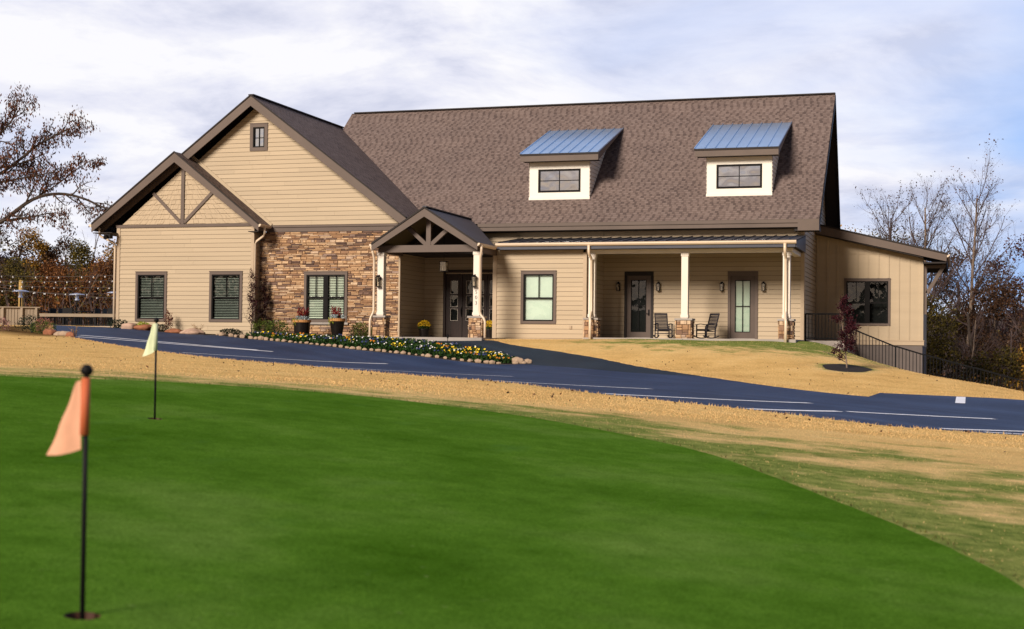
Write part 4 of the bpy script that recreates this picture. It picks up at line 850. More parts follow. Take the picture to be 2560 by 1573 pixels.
g_, w_, c_ = cover(S[:, 0], S[:, 1]); pick = rg_.random(len(S)); S, g_ = S[(w_ < .5) & (c_ < .3)], g_[(w_ < .5) & (c_ < .3)]; pick = rg_.random(len(S))
dn_ = np.hypot(S[:, 0], S[:, 1]) < 17; fine = dn_
blades('dry_grass', S[(pick > g_*.8) & ~fine], .017, .007, STRAW, 1); blades('green_grass', S[(pick <= g_*.8) & ~fine], .016, .007, GREENB, 2)
blades('dry_grass', S[(pick > g_*.8) & fine], .010, .0035, STRAW, 7); blades('green_grass', S[(pick <= g_*.8) & fine], .010, .0035, GREENB, 8)
edge = np.array([(q[0]+rg_.normal(0, .06), q[1]+rg_.normal(0, .06)) for q in near+lawn+lawn2 for _ in range(22)]); edge = clean(edge)
blades('edge_grass', edge, .042, .008, STRAW, 5)
ge = np.array([(q[0]+rg_.normal(0, .05), q[1]+rg_.normal(0, .05)) for q in grn[:int(len(grn)*.62)] for _ in range(8)]); ge = clean(ge); blades('collar_grass', ge, .022, .006, leafm('brown_green_collar_blades', (.06, .05, .015), (.14, .14, .03), .8, .2), 6)

rng = random.Random(19); m = MB(); Q = np.concatenate([clean(np.array([(q[0]+rg_.normal(0, 1.1), q[1]-abs(rg_.normal(0, 1.6))) for q in near for _ in range(1)])), clean(scatter(420, -30, 2, 14, 45)), clean(scatter(160, -16, 2, 38, 52))]); zq = H(Q[:, 0], Q[:, 1])
for (x, y), z in zip(Q, zq):
    if y > 15: m.leaf((x, y, z+.02), rng.uniform(.02, .07), rng, 0, .6)
struct(m.build('fallen_leaves', leafm('dead_leaves_on_turf', (.03, .015, .008), (.16, .08, .035))), 'stuff')

# ---------------------------------------------------------------- vegetation helpers
def rot_away(rng, d, ang):
    a_ = d.cross(Vector((rng.gauss(0, 1), rng.gauss(0, 1), rng.gauss(0, 1)))).normalized(); return (d*cos(ang)+a_*sin(ang)).normalized()
def branch(m, rng, p, d, L, r, lev, cfg, A):
    nseg, wob, up, nch, ratio, ang, t0 = cfg[lev]; p = Vector(p); pts = [p.copy()]; dirs = []
    for i in range(nseg):
        d = (d+Vector((rng.gauss(0, wob), rng.gauss(0, wob), rng.gauss(0, wob)+up))).normalized(); p = p+d*L/nseg; pts.append(p.copy()); dirs.append(d)
    last = lev == len(cfg)-1
    m.tube(pts, [r*(1-.72*i/nseg) for i in range(nseg+1)], 7 if lev == 0 else (4 if lev == 1 else 3), 0 if lev == 0 else 1)
    if last: A += pts[1:]; return
    for c in range(nch):
        t = t0+(1-t0)*(c+rng.random())/nch; i = min(int(t*nseg), nseg-1); q = pts[i].lerp(pts[i+1], t*nseg-i)
        branch(m, rng, q, rot_away(rng, dirs[i], rng.gauss(ang, ang*.25)), L*ratio*(1.15-.6*t)*rng.uniform(.75, 1.2), r*(1-.72*t)*.55, lev+1, cfg, A)
def leafy(A, rng, n, size, spread, asp=.55, droop=0.0, keep=1.0):
    m = MB()
    for q in A:
        if rng.random() > keep: continue
        for _ in range(n): m.leaf((q[0]+rng.gauss(0, spread), q[1]+rng.gauss(0, spread), q[2]+rng.gauss(0, spread)-droop*spread), size*rng.uniform(.6, 1.35), rng, 0, asp, droop)
    return m
def bare_tree(x, y, h, seed, label, bark=PALEBARK, leaf=None, lean=(0, 0), r=.16, group=None, keep=.3, cfg=None, twl=.12):
    rng = random.Random(seed); z = hz(x, y)-.2; t = thing('bare_tree', label, 'tree', (x, y, z), group); m = MB(); A = []
    cfg = cfg or [(10, .035, .03, 25, .37, .66, .33), (6, .10, .12, 10, .46, .55, .10), (4, .13, .08, 8, .5, .6, .1), (2, .15, .05, 0, 0, 0, 0)]
    branch(m, rng, (x, y, z), Vector((lean[0], lean[1], 1)).normalized(), h, r, 0, cfg, A); m.build('trunk', [bark, TWIG], t)
    if leaf: leafy(A, rng, 1, .11, twl, .6, .2, keep).build('crown', leaf, t)
    return t
def crown_tree(x, y, top, w_, seed, label, leaf, n=2600, size=.20, base=None, bark=BARK, group=None, lobes=11, cat='tree', name='leafy_tree'):
    rng = random.Random(seed); z = hz(x, y)-.2; t = thing(name, label, cat, (x, y, z), group); m = MB(); A = []
    branch(m, rng, (x, y, z), Vector((rng.gauss(0, .05), rng.gauss(0, .05), 1)), (top-z)*.8, .11+.012*(top-z), 0, [(7, .05, .02, 9, .42, .75, .3), (5, .12, .08, 5, .5, .6, .2), (3, .15, .02, 0, 0, 0, 0)], A); m.build('trunk', [bark, TWIG], t)
    m = MB(); zb_ = base if base is not None else z+(top-z)*.25; L = []
    for k in range(lobes):
        f = (k+.5)/lobes; zz_ = zb_+(top-zb_)*f; ww = w_*(.55+.75*sin(pi*min(1, f*.85+.12)))*.62; a_ = rng.uniform(0, 2*pi)
        L.append((x+ww*cos(a_)*rng.uniform(.3, 1), y+ww*sin(a_)*rng.uniform(.3, 1), zz_-.3, w_*rng.uniform(.28, .52)))
    for _ in range(n):
        c = rng.choice(L); d = Vector((rng.gauss(0, 1), rng.gauss(0, 1), rng.gauss(0, .8))).normalized()*c[3]*rng.random()**.45; m.leaf((c[0]+d.x, c[1]+d.y, c[2]+d.z), size*rng.uniform(.55, 1.4), rng, 0, .65)
    m.build('crown', leaf, t); return t

# the big oak at the left edge: limbs reach in over the patio
def oak():
    rng = random.Random(42); x, y = -48.6, 58.0; z = hz(x, y)-.1; t = thing('oak_tree', 'big oak with sparse brown hanging leaves, its limbs reaching in from the left edge', 'tree', (x, y, z)); m = MB(); A = []
    def limb(pts, r, nch, Lc, up=.05):
        P_ = [Vector(p) for p in pts]; o = []
        for i in range(len(P_)-1):
            p0, p1, p2, p3 = P_[max(i-1, 0)], P_[i], P_[i+1], P_[min(i+2, len(P_)-1)]
            for k in range(4): s_ = k/4; o.append(.5*((2*p1)+(p2-p0)*s_+(2*p0-5*p1+4*p2-p3)*s_*s_+(3*p1-p0-3*p2+p3)*s_**3))
        o.append(P_[-1]); n = len(o); r *= .68; m.tube(o, [r*(1-.8*i/n) for i in range(n)], 7)
        for c in range(nch):
            f = .22+.78*(c+rng.random())/nch; i = min(int(f*(n-1)), n-2); d = (o[i+1]-o[i]).normalized()
            branch(m, rng, o[i], (rot_away(rng, d, rng.gauss(.85, .2))+Vector((.1, 0, up*4))).normalized(), Lc*rng.uniform(.6, 1.3), r*(1-.8*i/n)*.5+.008, 0, [(6, .16, up, 7, .5, .75, .15), (4, .18, .0, 4, .55, .7, .2), (3, .2, -.05, 0, 0, 0, 0)], A)
    limb([(x, y, z), (-48.4, 58, 4), (-47.9, 58.2, 7.4), (-47.2, 58.4, 9.4), (-46.4, 58.6, 11.2)], .42, 10, 2.0)
    limb([(-48.3, 58, 3.6), (-46.3, 58.4, 5.0), (-44.9, 59.0, 5.9), (-43.5, 59.4, 6.95), (-42.3, 59.8, 7.25), (-41.2, 60.2, 7.05), (-40.2, 60.5, 6.6), (-39.5, 60.7, 6.45)], .19, 15, 1.55, .02)
    limb([(-48.1, 58, 5.5), (-46, 58.8, 7.6), (-44.6, 59.2, 8.6), (-43.4, 59.5, 9.6), (-42.4, 59.8, 10.2), (-41.6, 60, 10.6)], .15, 17, 1.35)
    limb([(-47.6, 58.2, 7.4), (-46, 58.6, 9.2), (-44.9, 59, 10.4), (-44.2, 59.2, 11.4)], .13, 15, 1.3)
    limb([(-47.9, 58.2, 6.8), (-45.6, 58.7, 7.6), (-43.9, 59.2, 8.0), (-42.4, 59.6, 8.3)], .11, 14, 1.1)
    limb([(-48, 58.2, 6.4), (-45.9, 58.8, 8.2), (-44.3, 59.3, 8.7), (-43.0, 59.6, 9.2)], .12, 12, 1.2)
    limb([(-43.5, 59.4, 6.95), (-42.4, 59.8, 7.7), (-41.5, 60.0, 8.4), (-40.7, 60.3, 9.0)], .06, 9, .8)
    limb([(-44.9, 59, 5.9), (-43.6, 59.4, 6.1), (-42.6, 59.7, 6.3), (-41.9, 59.9, 6.25)], .07, 7, .8, 0)
    m.build('trunk', [BARK, BARK], t)
    L = MB()
    for q in A:
        dens = .62 if sin(q[0]*2.1)+sin(q[2]*2.6+q[0]) > -.3 else .35
        if rng.random() > dens: continue
        for _ in range(2):
            p = Vector((q[0]+rng.gauss(0, .12), q[1]+rng.gauss(0, .12), q[2]-.08+rng.gauss(0, .12))); d = Vector((rng.gauss(0, .5), rng.gauss(0, .5), -1)).normalized(); e = d.cross(Vector((rng.gauss(0, 1), rng.gauss(0, 1), .2))).normalized(); s_ = rng.uniform(.10, .21)
            L.face([p, p+d*s_*.5+e*s_*.20, p+d*s_, p+d*s_*.5-e*s_*.20])
    L.build('crown', OAKLEAF, t)
oak()

LEFT = 'trees in the woods behind the patio'
for i, (x, y, top, w_, lf, lb) in enumerate([
    (-63.5, 80.0, 8.6, 2.9, RUST, 'rust-leaved tree at the left edge, tallest crown behind the oak'), (-61.0, 80.6, 8.2, 2.7, DULL, 'dull brown tree below the oak limb, left of the ochre tree'),
    (-58.9, 81.2, 7.5, 1.9, OCHRE, 'ochre-leaved tree directly under the long oak limb'), (-57.0, 81.6, 7.0, 2.2, DULL, 'low dull brown tree just right of the ochre tree'),
    (-55.4, 82.0, 6.7, 2.3, OLIVE, 'olive-green tree above the middle patio heater'), (-53.6, 82.6, 6.5, 2.2, OCHRE, 'yellowing tree beside the siding corner behind the downspout'),
    (-51.6, 83.0, 6.4, 2.2, OLIVE, 'olive tree half hidden by the left wing corner'), (-66, 80, 7.6, 2.6, DULL, 'dull brown tree at the very left behind the oak trunk'),
    (-58.0, 74.4, 5.3, 2.2, DULL, 'dark brown tree behind the wooden patio post'), (-55.6, 75.0, 5.0, 2.2, OLIVE, 'olive-brown tree between the two nearest heaters'),
    (-53.3, 75.5, 4.9, 2.1, RUST, 'rust-red tree behind the middle heater'), (-51.2, 76.2, 5.1, 2.1, RUST, 'rust-red tree behind the heater hidden by the building'), (-49.0, 77, 5.2, 2.2, DULL, 'brown tree seen against the left wing corner')]):
    crown_tree(x, y, top, w_, 100+i, lb, lf, 9000, .135, base=.4, group=LEFT)
for i, (x, y, h, lb, bk) in enumerate([(-55.9, 82.5, 7.4, 'leafless twiggy tree rising between oak limb and roof eave', TWIG), (-53.0, 82.9, 6.9, 'thin bare tree next to the roof eave', TWIG), (-57.2, 73.6, 4.6, 'pale bare sapling leaning left behind the heaters', PALEBARK), (-52.2, 74.6, 4.4, 'pale forked bare sapling right of the middle heater', PALEBARK), (-54.0, 74.2, 4.0, 'slender pale bare sapling behind the middle heater', PALEBARK)]):
    bare_tree(x, y, h, 300+i, lb, bk, None, (rr := [(.1, 0), (0, 0), (-.45, 0), (.35, 0), (-.2, 0)][i]), .07, LEFT, cfg=[(7, .06, .03, 9, .5, .6, .2), (5, .12, .08, 5, .5, .6, .15), (3, .16, .04, 0, 0, 0, 0)])
RIGHT = 'trees in the woods right of the clubhouse'
bare_tree(-2.0, 81.0, 11.8, 21, 'tall bare pale tree rising just right of the lean-to roof end', PALEBARK, DULL, (.01, 0), .15, RIGHT, .22)
bare_tree(.55, 82.0, 12.8, 25, 'tallest bare tree with a narrow upright crown, right of the forked pale one', PALEBARK, OAKLEAF, (.0, 0), .145, RIGHT, .28)
bare_tree(-3.1, 82.2, 11.4, 27, 'bare spreading tree leaning left above the lean-to roof', TWIG, DULL, (-.05, 0), .15, RIGHT, .25)
bare_tree(1.1, 81.0, 8.5, 23, 'thin pale bare tree leaning beside the tallest bare trunk', PALEBARK, None, (.06, 0), .09, RIGHT)
bare_tree(4.6, 83.0, 10.2, 24, 'bare grey tree at the right edge of the photo', TWIG, PLUM, (.02, 0), .14, RIGHT, .2)
for i, (x, y, h, ln, lb) in enumerate([(-.9, 79.0, 6.4, -.06, 'slim bare tree between the forked pale tree and the tallest trunk'), (1.9, 79.5, 6.2, .03, 'slim bare tree just right of the tallest trunk'), (2.7, 80.5, 7.0, -.03, 'bare grey-brown tree in the middle of the right-hand thicket'), (3.8, 79.5, 6.6, .05, 'bare brown tree behind the plum-coloured crown'), (5.0, 80.5, 6.9, -.10, 'bare tree at the right edge leaning left'), (.2, 74.5, 5.6, .12, 'short bare tree right behind the lean-to corner post'), (2.9, 74.5, 5.4, -.2, 'short bare sapling leaning left beyond the end of the railing')]):
    bare_tree(x, y, h, 700+i, lb, [TWIG, PALEBARK][i % 2], None, (ln, 0), .085, RIGHT, cfg=[(8, .05, .03, 15, .40, .6, .2), (5, .12, .08, 7, .5, .6, .12), (4, .15, .05, 4, .5, .6, .1), (2, .15, .03, 0, 0, 0, 0)])
bare_tree(2.4, 76.0, 5.5, 28, 'fallen-looking pale sapling slanting right beyond the railing', PALEBARK, None, (.9, 0), .06, RIGHT)
bare_tree(3.3, 79.0, 7.5, 29, 'slim pale trunk near the right edge, leaning right', PALEBARK, None, (.18, 0), .08, RIGHT)
for i, (x, y, top, w_, lf, lb, n) in enumerate([
    (-6.2, 85, 7.1, 2.3, OCHRE, 'yellow-olive tree peeking over the upper lean-to roof', 2200), (-4.2, 85, 7.1, 2.4, OLIVE, 'olive tree peeking over the middle of the lean-to roof', 2200), (-2.3, 84.5, 6.4, 2.5, OLIVE, 'dark olive tree behind the lean-to gutter end', 2600),
    (-.4, 84.6, 6.0, 2.5, DULL, 'dark brown tree between the two tall bare trunks', 2600), (1.2, 85.2, 5.2, 2.4, OLIVE, 'low olive tree right of the tallest bare trunk', 2400), (2.9, 84.6, 6.6, 2.2, PLUM, 'plum-coloured tree near the right edge', 1700), (4.8, 84.6, 6.2, 2.4, PLUM, 'plum-brown tree at the right edge of the photo', 2400),
    (-1.1, 77.5, 2.9, 2.5, OLIVE, 'leafy dark shrub-tree behind the foot of the forked pale trunk', 3200), (.9, 78, 3.6, 2.5, DULL, 'brown leafy thicket tree behind the railing', 3200), (3.1, 78.4, 3.8, 2.6, DULL, 'tall dull brown thicket tree near the right edge', 3200), (5.3, 78.8, 4.0, 2.6, OLIVE, 'olive thicket tree at the right edge', 3000), (1.6, 72.5, .2, 1.9, OLIVE, 'low olive tree just beyond the sloping railing', 2400), (3.6, 73, .3, 1.9, OCHRE, 'low yellowing tree at the right edge beyond the railing', 2400)]):
    crown_tree(x, y, top, w_, 500+i, lb, lf, int(n*2.2), .14, base=hz(x, y)+.2, group=RIGHT)
def thicket(name, box_, n, mats, seed, ntw, zt):
    rng = random.Random(seed); m = MB()
    for _ in range(n):
        x, y = rng.uniform(*box_[:2]), rng.uniform(*box_[2:]); z = hz(x, y); m.leaf((x, y, z+rng.random()**1.4*zt), rng.uniform(.10, .22), rng, rng.choice((0, 0, 1, 2)), .65)
    for _ in range(ntw):
        x, y = rng.uniform(*box_[:2]), rng.uniform(*box_[2:]); z = hz(x, y)-.1; h = rng.uniform(.5, 1.15)*zt; a_ = Vector((rng.gauss(0, .3), rng.gauss(0, .2), 1)).normalized(); p = Vector((x, y, z)); q = p+a_*h*.55; e = q+(a_+Vector((rng.gauss(0, .25), 0, 0))).normalized()*h*.45
        m.tube([p, q, e], [.030, .02, .006], 3, 3)
    struct(m.build(name, mats), 'stuff')
thicket('undergrowth', (-62, -47, 71.5, 79), 11000, [RUST, DULL, OLIVE, TWIG], 8, 260, 3.2)
thicket('undergrowth', (-3, 8, 66, 80), 11000, [DULL, OLIVE, OCHRE, PALEBARK], 9, 260, 2.6)
# the wood on the far side of the course, behind the camera
m = MB(); vs = []  # unseen ridge added as solid backing, so the panes reflect dark
for i in range(61):
    a_ = radians(190+160*i/60); h_ = 6.8+1.3*sin(i*.9)+.9*sin(i*2.3+1)
    for r, z in ((104, -6), (112, h_*.7), (124, h_), (160, h_)): vs.append((-10+r*cos(a_), r*sin(a_), z-.5))
m.mesh(vs, [(i*4+k, (i+1)*4+k, (i+1)*4+k+1, i*4+k+1) for i in range(60) for k in range(3)])
struct(m.build('backing_ridge', M('dark_unseen_ridge', (.020, .016, .009), .95, .5, .2)))
rng = random.Random(78); m = MB()
for _ in range(16000):
    th = radians(rng.uniform(74, 156)); f = rng.random()**.8; r = 118+f*78; k = min(1, .12+.95*f); i = (math.degrees(th)-72)/86*60
    z = -6.5+k*(12.0+1.5*sin(i*.37)+1.5*sin(i*.9+2)+(5.5 if th > radians(108) else 1.5)); m.leaf((-10+r*cos(th), 20+r*sin(th), z+rng.random()*(2.6+1.4*sin(i*2.9)*sin(i*1.3))), rng.uniform(.28, .65), rng, rng.choice((0, 0, 1, 2, 3)), .7)
struct(m.build('distant_woods', [DULL, RUST, OLIVE, OCHRE]), 'stuff')
rng = random.Random(77); m = MB()
for _ in range(5200):
    a_ = rng.uniform(radians(195), radians(345)); r = rng.uniform(88, 120); x, y = -10+r*cos(a_), r*sin(a_); z = hz(x, y); hh = 6+2.6*sin(a_*19)+1.6*sin(a_*47+1); m.leaf((x, y, z+rng.random()**.9*hh), rng.uniform(1.6, 3.0), rng, rng.choice((0, 1, 2)), .8)
struct(m.build('distant_woods', M('dark_far_foliage', (.020, .016, .009), .9, .4, .3)), 'stuff')

# ---------------------------------------------------------------- planting around the building
def bush(x, y, rx, rz, label, leaf, n=700, size=.06, name='shrub', cat='shrub', group=None, stems=True):
    rng = random.Random(label); z = hz(x, y)-.01; t = thing(name, label, cat, (x, y, z), group); m = MB()
    for k in range(9): a_ = rng.uniform(0, 2*pi); m.tube([(x, y, z), (x+rx*.35*cos(a_), y+rx*.35*sin(a_), z+rz*.8), (x+rx*.75*cos(a_), y+rx*.75*sin(a_), z+rz*1.35)], [.012, .008, .003], 3)
    m.build('stems', BARK, t); m = MB()
    for _ in range(n):
        d = Vector((rng.gauss(0, 1), rng.gauss(0, 1), rng.gauss(0, 1))).normalized()*(.55+.5*rng.random()**.5); k = 1+.14*sin(7*math.atan2(d.y, d.x)+3*d.z)
        m.leaf((x+d.x*rx*k, y+d.y*rx*k, max(z+.02, z+rz+d.z*rz*k)), size*rng.uniform(.6, 1.4), rng, 0, .6)
    m.build('foliage', leaf, t); return t
bush(-26.60, 51.2, .42, .33, 'round boxwood in front of the left end of the stone wall', BOXL, 900, group='boxwoods along the stone wall')
bush(-25.85, 51.05, .45, .33, 'wider boxwood standing left of the low dark planter', BOXL, 1000, group='boxwoods along the stone wall')
bush(-22.42, 51.3, .38, .32, 'round boxwood between the tall planter and the left portico column', BOXL, 900, group='boxwoods along the stone wall')
bush(-21.85, 51.45, .27, .23, 'small boxwood partly behind the left portico downspout', BOXL, 600, group='boxwoods along the stone wall')
bush(-27.95, 51.08, .42, .13, 'low dark juniper under the right window of the left wing', CONIF, 700, .06, 'juniper')
bush(-33.05, 50.95, .40, .19, 'dark juniper at the left corner of the siding wing', CONIF, 600, .06, 'juniper')
bush(-30.98, 50.85, .30, .15, 'low dark green shrub between the two left wing windows', CONIF, 600, .05)
bush(-31.95, 51.0, .30, .16, 'yellow-green grassy tuft under the left window of the wing', LIME, 420, .07, 'ornamental_grass', 'plant')
bush(-32.7, 44.75, .55, .30, 'dark evergreen shrub in the far left bed, below the board fence', CONIF, 900, .06)
bush(-31.15, 43.25, .45, .24, 'grey-green low shrub right of the dark stake in the left bed', BOXL, 800, .05)
bush(-33.6, 44.0, .45, .26, 'pinkish flowering shrub at the left edge of the far bed', leafm('pink_brown_blooms', (.12, .05, .04), (.55, .30, .26)), 900, .05)
bush(-32.1, 44.6, .32, .27, 'pink and rust shrub beside the dark stake in the left bed', leafm('rosy_blooms', (.16, .05, .03), (.60, .26, .20)), 700, .05)
def sapling(x, y, h, w_, label, leaf, n, size, bark, lean=0.0, name='young_tree', shape=None, r=.03, seed=3):
    rng = random.Random(seed); z = hz(x, y); t = thing(name, label, 'tree', (x, y, z)); m = MB(); A = []
    branch(m, rng, (x, y, z-.05), Vector((lean, 0, 1)).normalized(), h*.96, r, 0, [(9, .035, .02, 17, .34, 1.0, .10), (4, .12, .05, 4, .5, .6, .2), (3, .15, 0, 0, 0, 0, 0)], A); m.build('trunk', [bark, TWIG], t); m = MB()
    for _ in range(n):
        q = rng.choice(A); f = (q[2]-z)/h; ww = shape(f) if shape else 1; m.leaf((x+(q[0]-x)*ww*w_+rng.gauss(0, .05), y+(q[1]-y)*ww*w_+rng.gauss(0, .05), q[2]+rng.gauss(0, .05)), size*rng.uniform(.6, 1.35), rng, 0, .5, .4)
    m.build('crown', leaf, t); return t
sapling(-3.33, 44.9, 2.02, .55, 'young dark red maple standing in the dark mulch ring on the lawn', MAPLEL, 3000, .075, PALEBARK, 0, 'maple_tree', lambda f: .75 if f < .2 else (.9 if f < .55 else 1.15), .028, 5)
sapling(-27.05, 51.15, 2.4, .28, 'tall narrow red-brown sapling at the corner of siding and stone wall', MAPLEL, 900, .075, BARK, .0, 'narrow_tree', None, .022, 9)
sapling(-26.75, 51.75, 2.1, .30, 'near-black foliage added as the shade at the left end of the stone wall', leafm('wall_end_shade_leaves', (.010, .003, .003), (.055, .014, .012)), 1100, .08, BARK, .0, 'narrow_tree', None, .022, 14)  # added foliage, coloured near black to stand in for shade beside the sapling
sapling(-30.70, 50.95, .78, .9, 'knee-high red-leaved sapling between the two left wing windows', leafm('rosy_brown_leaves', (.07, .025, .018), (.24, .09, .06)), 420, .07, BARK, .0, 'small_sapling', None, .012, 12)
def rock(x, y, rx, ry, rz_, label, mat, seed, group=None, name='rock'):
    rng = random.Random(seed); z = hz(x, y); bm = bmesh.new(); bmesh.ops.create_icosphere(bm, subdivisions=3, radius=1); ph = [rng.uniform(0, 6) for _ in range(6)]
    for v in bm.verts:
        c = v.co; k = 1+.12*sin(3*c.x+ph[0])+.10*sin(4*c.y+ph[1])+.10*sin(3.5*c.z+ph[2])+.06*sin(8*c.x+5*c.y+ph[3]); v.co = Vector((c.x*rx*k, c.y*ry*k, c.z*rz_*k))
    me = bpy.data.meshes.new(name); bm.to_mesh(me); bm.free(); me.materials.append(mat); me.polygons.foreach_set('use_smooth', [True]*len(me.polygons)); o = bpy.data.objects.new(name, me); COL.objects.link(o)
    o.location = (x, y, z+rz_*.45); o.rotation_euler = (0, 0, rng.uniform(-.4, .4)); return tag(o, label, 'rock', group)
rock(-32.45, 50.75, .42, .25, .16, 'long pink fieldstone under the left window of the wing', ROCKP, 1); rock(-31.65, 50.55, .40, .26, .17, 'rust-stained fieldstone right of the long pink stone', ROCKR, 2)
rock(-30.05, 50.35, .52, .28, .12, 'flat rust slab between the wing windows', ROCKR, 3); rock(-29.15, 50.15, .50, .26, .15, 'pale pink fieldstone with dry stems behind it', ROCKP, 4)
rock(-30.6, 42.95, .30, .2, .14, 'brown stone in the far left bed beside the road end', ROCKR, 5); rock(-29.95, 42.75, .34, .2, .13, 'pale tan stone at the tip of the far left bed', ROCKM, 6); rock(-29.45, 42.45, .22, .15, .10, 'small rusty stone where the far left bed meets the road', ROCKR, 7)
def stems(x, y, h, n, label):
    rng = random.Random(label); z = hz(x, y); m = MB()
    for _ in range(n):
        a_ = rng.uniform(0, 2*pi); q = rng.uniform(.2, .9)*h; e = (x+q*.9*cos(a_), y+q*.5*sin(a_), z+h*rng.uniform(.5, 1)); m.tube([(x+.05*cos(a_), y, z), ((x+e[0])/2, (y+e[1])/2, z+h*.55), e], [.007, .005, .003], 3); m.leaf(e, .06, rng, 0, .5); m.leaf(((x+e[0])/2, (y+e[1])/2, z+h*.5), .05, rng, 0, .5)
    tag(m.build('dry_plant', DRY), label, 'plant')
stems(-29.1, 50.55, .42, 26, 'dried pinkish stems behind the pale fieldstone'); stems(-29.6, 42.95, .35, 16, 'dry brown stems at the tip of the far left bed')
m = MB(); z = hz(-31.95, 43.75); m.tube([(-31.95, 43.75, z), (-31.93, 43.75, z+.30)], [.05, .06], 8); m.lathe([(.075, .30), (.08, .33), (.03, .36)], (-31.93, 43.75, z), 10); tag(m.build('garden_post', BLACK), 'short dark stake standing in the far left bed beside the road', 'garden light')

# stones edging the flower bed
variants = []
for k in range(6):
    o = rock(0, 0, 1, .8, .62, '', ROCKM, 60+k, 'stones edging the flower bed', 'edging_stone'); variants.append(o.data); bpy.data.objects.remove(o)
EDGE = [q for q in farl if q[0] > -27.9 and q[0] < -13.3]
rng = random.Random(31); acc = 0; prev = None; k = 0
def edging(x, y, s_, lab='rounded tan stone in the row edging the flower bed along the road'):
    o = bpy.data.objects.new('edging_stone', rng.choice(variants)); COL.objects.link(o); o.location = (x, y, hz(x, y)+.30*s_); o.scale = (s_*rng.uniform(.9, 1.25), s_, s_*rng.uniform(.85, 1.1)); o.rotation_euler = (0, 0, rng.uniform(-.5, .5)-.4); tag(o, lab, 'stone', 'stones edging the flower bed')
nextd = 0
for q in EDGE:
    if prev: acc += math.hypot(q[0]-prev[0], q[1]-prev[1])
    prev = q
    if acc >= nextd: s_ = rng.uniform(.06, .125)*(1.25 if q[0] < -24.5 else 1); edging(q[0]+.05, q[1]+.12, s_); nextd = acc+s_*1.95
for q in islb[2:12:1]: edging(q[0]-.1, q[1]-.05, rng.uniform(.10, .15), 'rounded tan stone at the far side of the flower bed tip')
for dx, dy, s_, lb in ((-.18, .18, .20, 'largest pale boulder at the right tip of the flower bed'), (.14, .26, .15, 'round orange-tan stone at the very tip of the flower bed'), (-.38, .42, .16, 'stone just behind the large tip boulder')): edging(-13.45+dx, 43.75+dy, s_, lb)

# pansies
def pansy_mesh(pet, seed, nb):
    rng = random.Random(seed); m = MB()
    for _ in range(90): a_ = rng.uniform(0, 2*pi); r = .20*rng.random()**.6; m.leaf((r*cos(a_), r*sin(a_), rng.uniform(.02, .19)), rng.uniform(.06, .10), rng, 0, .65)
    for _ in range(nb):
        a_ = rng.uniform(0, 2*pi); r = .16*rng.random()**.6; c = Vector((r*cos(a_), r*sin(a_), rng.uniform(.15, .225))); nrm = Vector((rng.gauss(0, .5), -.8+rng.gauss(0, .3), .7)).normalized(); e1 = nrm.cross(UX).normalized(); e2 = nrm.cross(e1)
        R_ = rng.uniform(.024, .036); m.face([c+(e1*cos(t)+e2*sin(t))*R_*(1+.22*cos(5*t)) for t in np.linspace(0, 2*pi, 11)[:-1]], 1)
    o = m.build('pansy', [PANL, pet]); me = o.data; bpy.data.objects.remove(o); return me
KINDS = {'yellow': [pansy_mesh(YELLOWPETAL, s_, 6) for s_ in (1, 2)], 'white': [pansy_mesh(WHITEPETAL, 3, 4)], 'orange': [pansy_mesh(ORANGEPETAL, 4, 5)], 'dark blue': [pansy_mesh(BLUEPETAL, s_, 5) for s_ in (5, 6)], 'leafy green': [pansy_mesh(BLUEPETAL, 8, 1), pansy_mesh(WHITEPETAL, 9, 1)]}
rng = random.Random(5); placed = []; tries = 0; fe = np.array(EDGE)
while len(placed) < 250 and tries < 30000:
    tries += 1; x, y = rng.uniform(-26, -13.4), rng.uniform(43.7, 50)
    if not inside(bed, np.array([x]), np.array([y]))[0]: continue
    dn1 = float(np.min(np.hypot(fe[:, 0]-x, fe[:, 1]-y)))
    lim = 1.15+max(0, min(1, (x+25)/5))*1.1
    if dn1 < .30 or dn1 > lim or dist(islb, np.array([x]), np.array([y]), False)[0] < .22: continue
    if any((x-a_)**2+(y-b_)**2 < .225**2 for a_, b_ in placed): continue
    placed.append((x, y)); f = sin(x*1.7)+sin(x*.8+y*2.1)+rng.gauss(0, .5)
    wy = 1.0 if (x > -17.0 or -25.2 < x < -23.8) else .22
    kd = rng.choices(['yellow', 'white', 'orange', 'dark blue', 'leafy green'], [1.5*wy, .5*wy, .5*wy, .9, 2.2 if wy < 1 else .9])[0]
    o = bpy.data.objects.new('pansy', rng.choice(KINDS[kd])); COL.objects.link(o); s_ = rng.uniform(.85, 1.25); o.location = (x, y, hz(x, y)+.005); o.scale = (s_,)*3; o.rotation_euler = (0, 0, rng.uniform(-.7, .7))
    tag(o, {'leafy green': 'low green pansy plant with almost no blossom in the flower bed'}.get(kd, kd+' pansy plant in bloom in the stone-edged flower bed'), 'flower', kd+' pansies in the flower bed')
x, y = -17.55, 48.0; z = hz(x, y); m = MB(); m.tube([(x, y, z), (x, y, z+.26)], .012, 6); m.lathe([(.05, .26), (.055, .30), (.02, .34)], (x, y, z), 10); m.tube([(x, y, z+.20), (x, y, z+.26)], .032, 8); tag(m.build('path_light', BLACK), 'small black path light standing behind the flower bed', 'garden light')

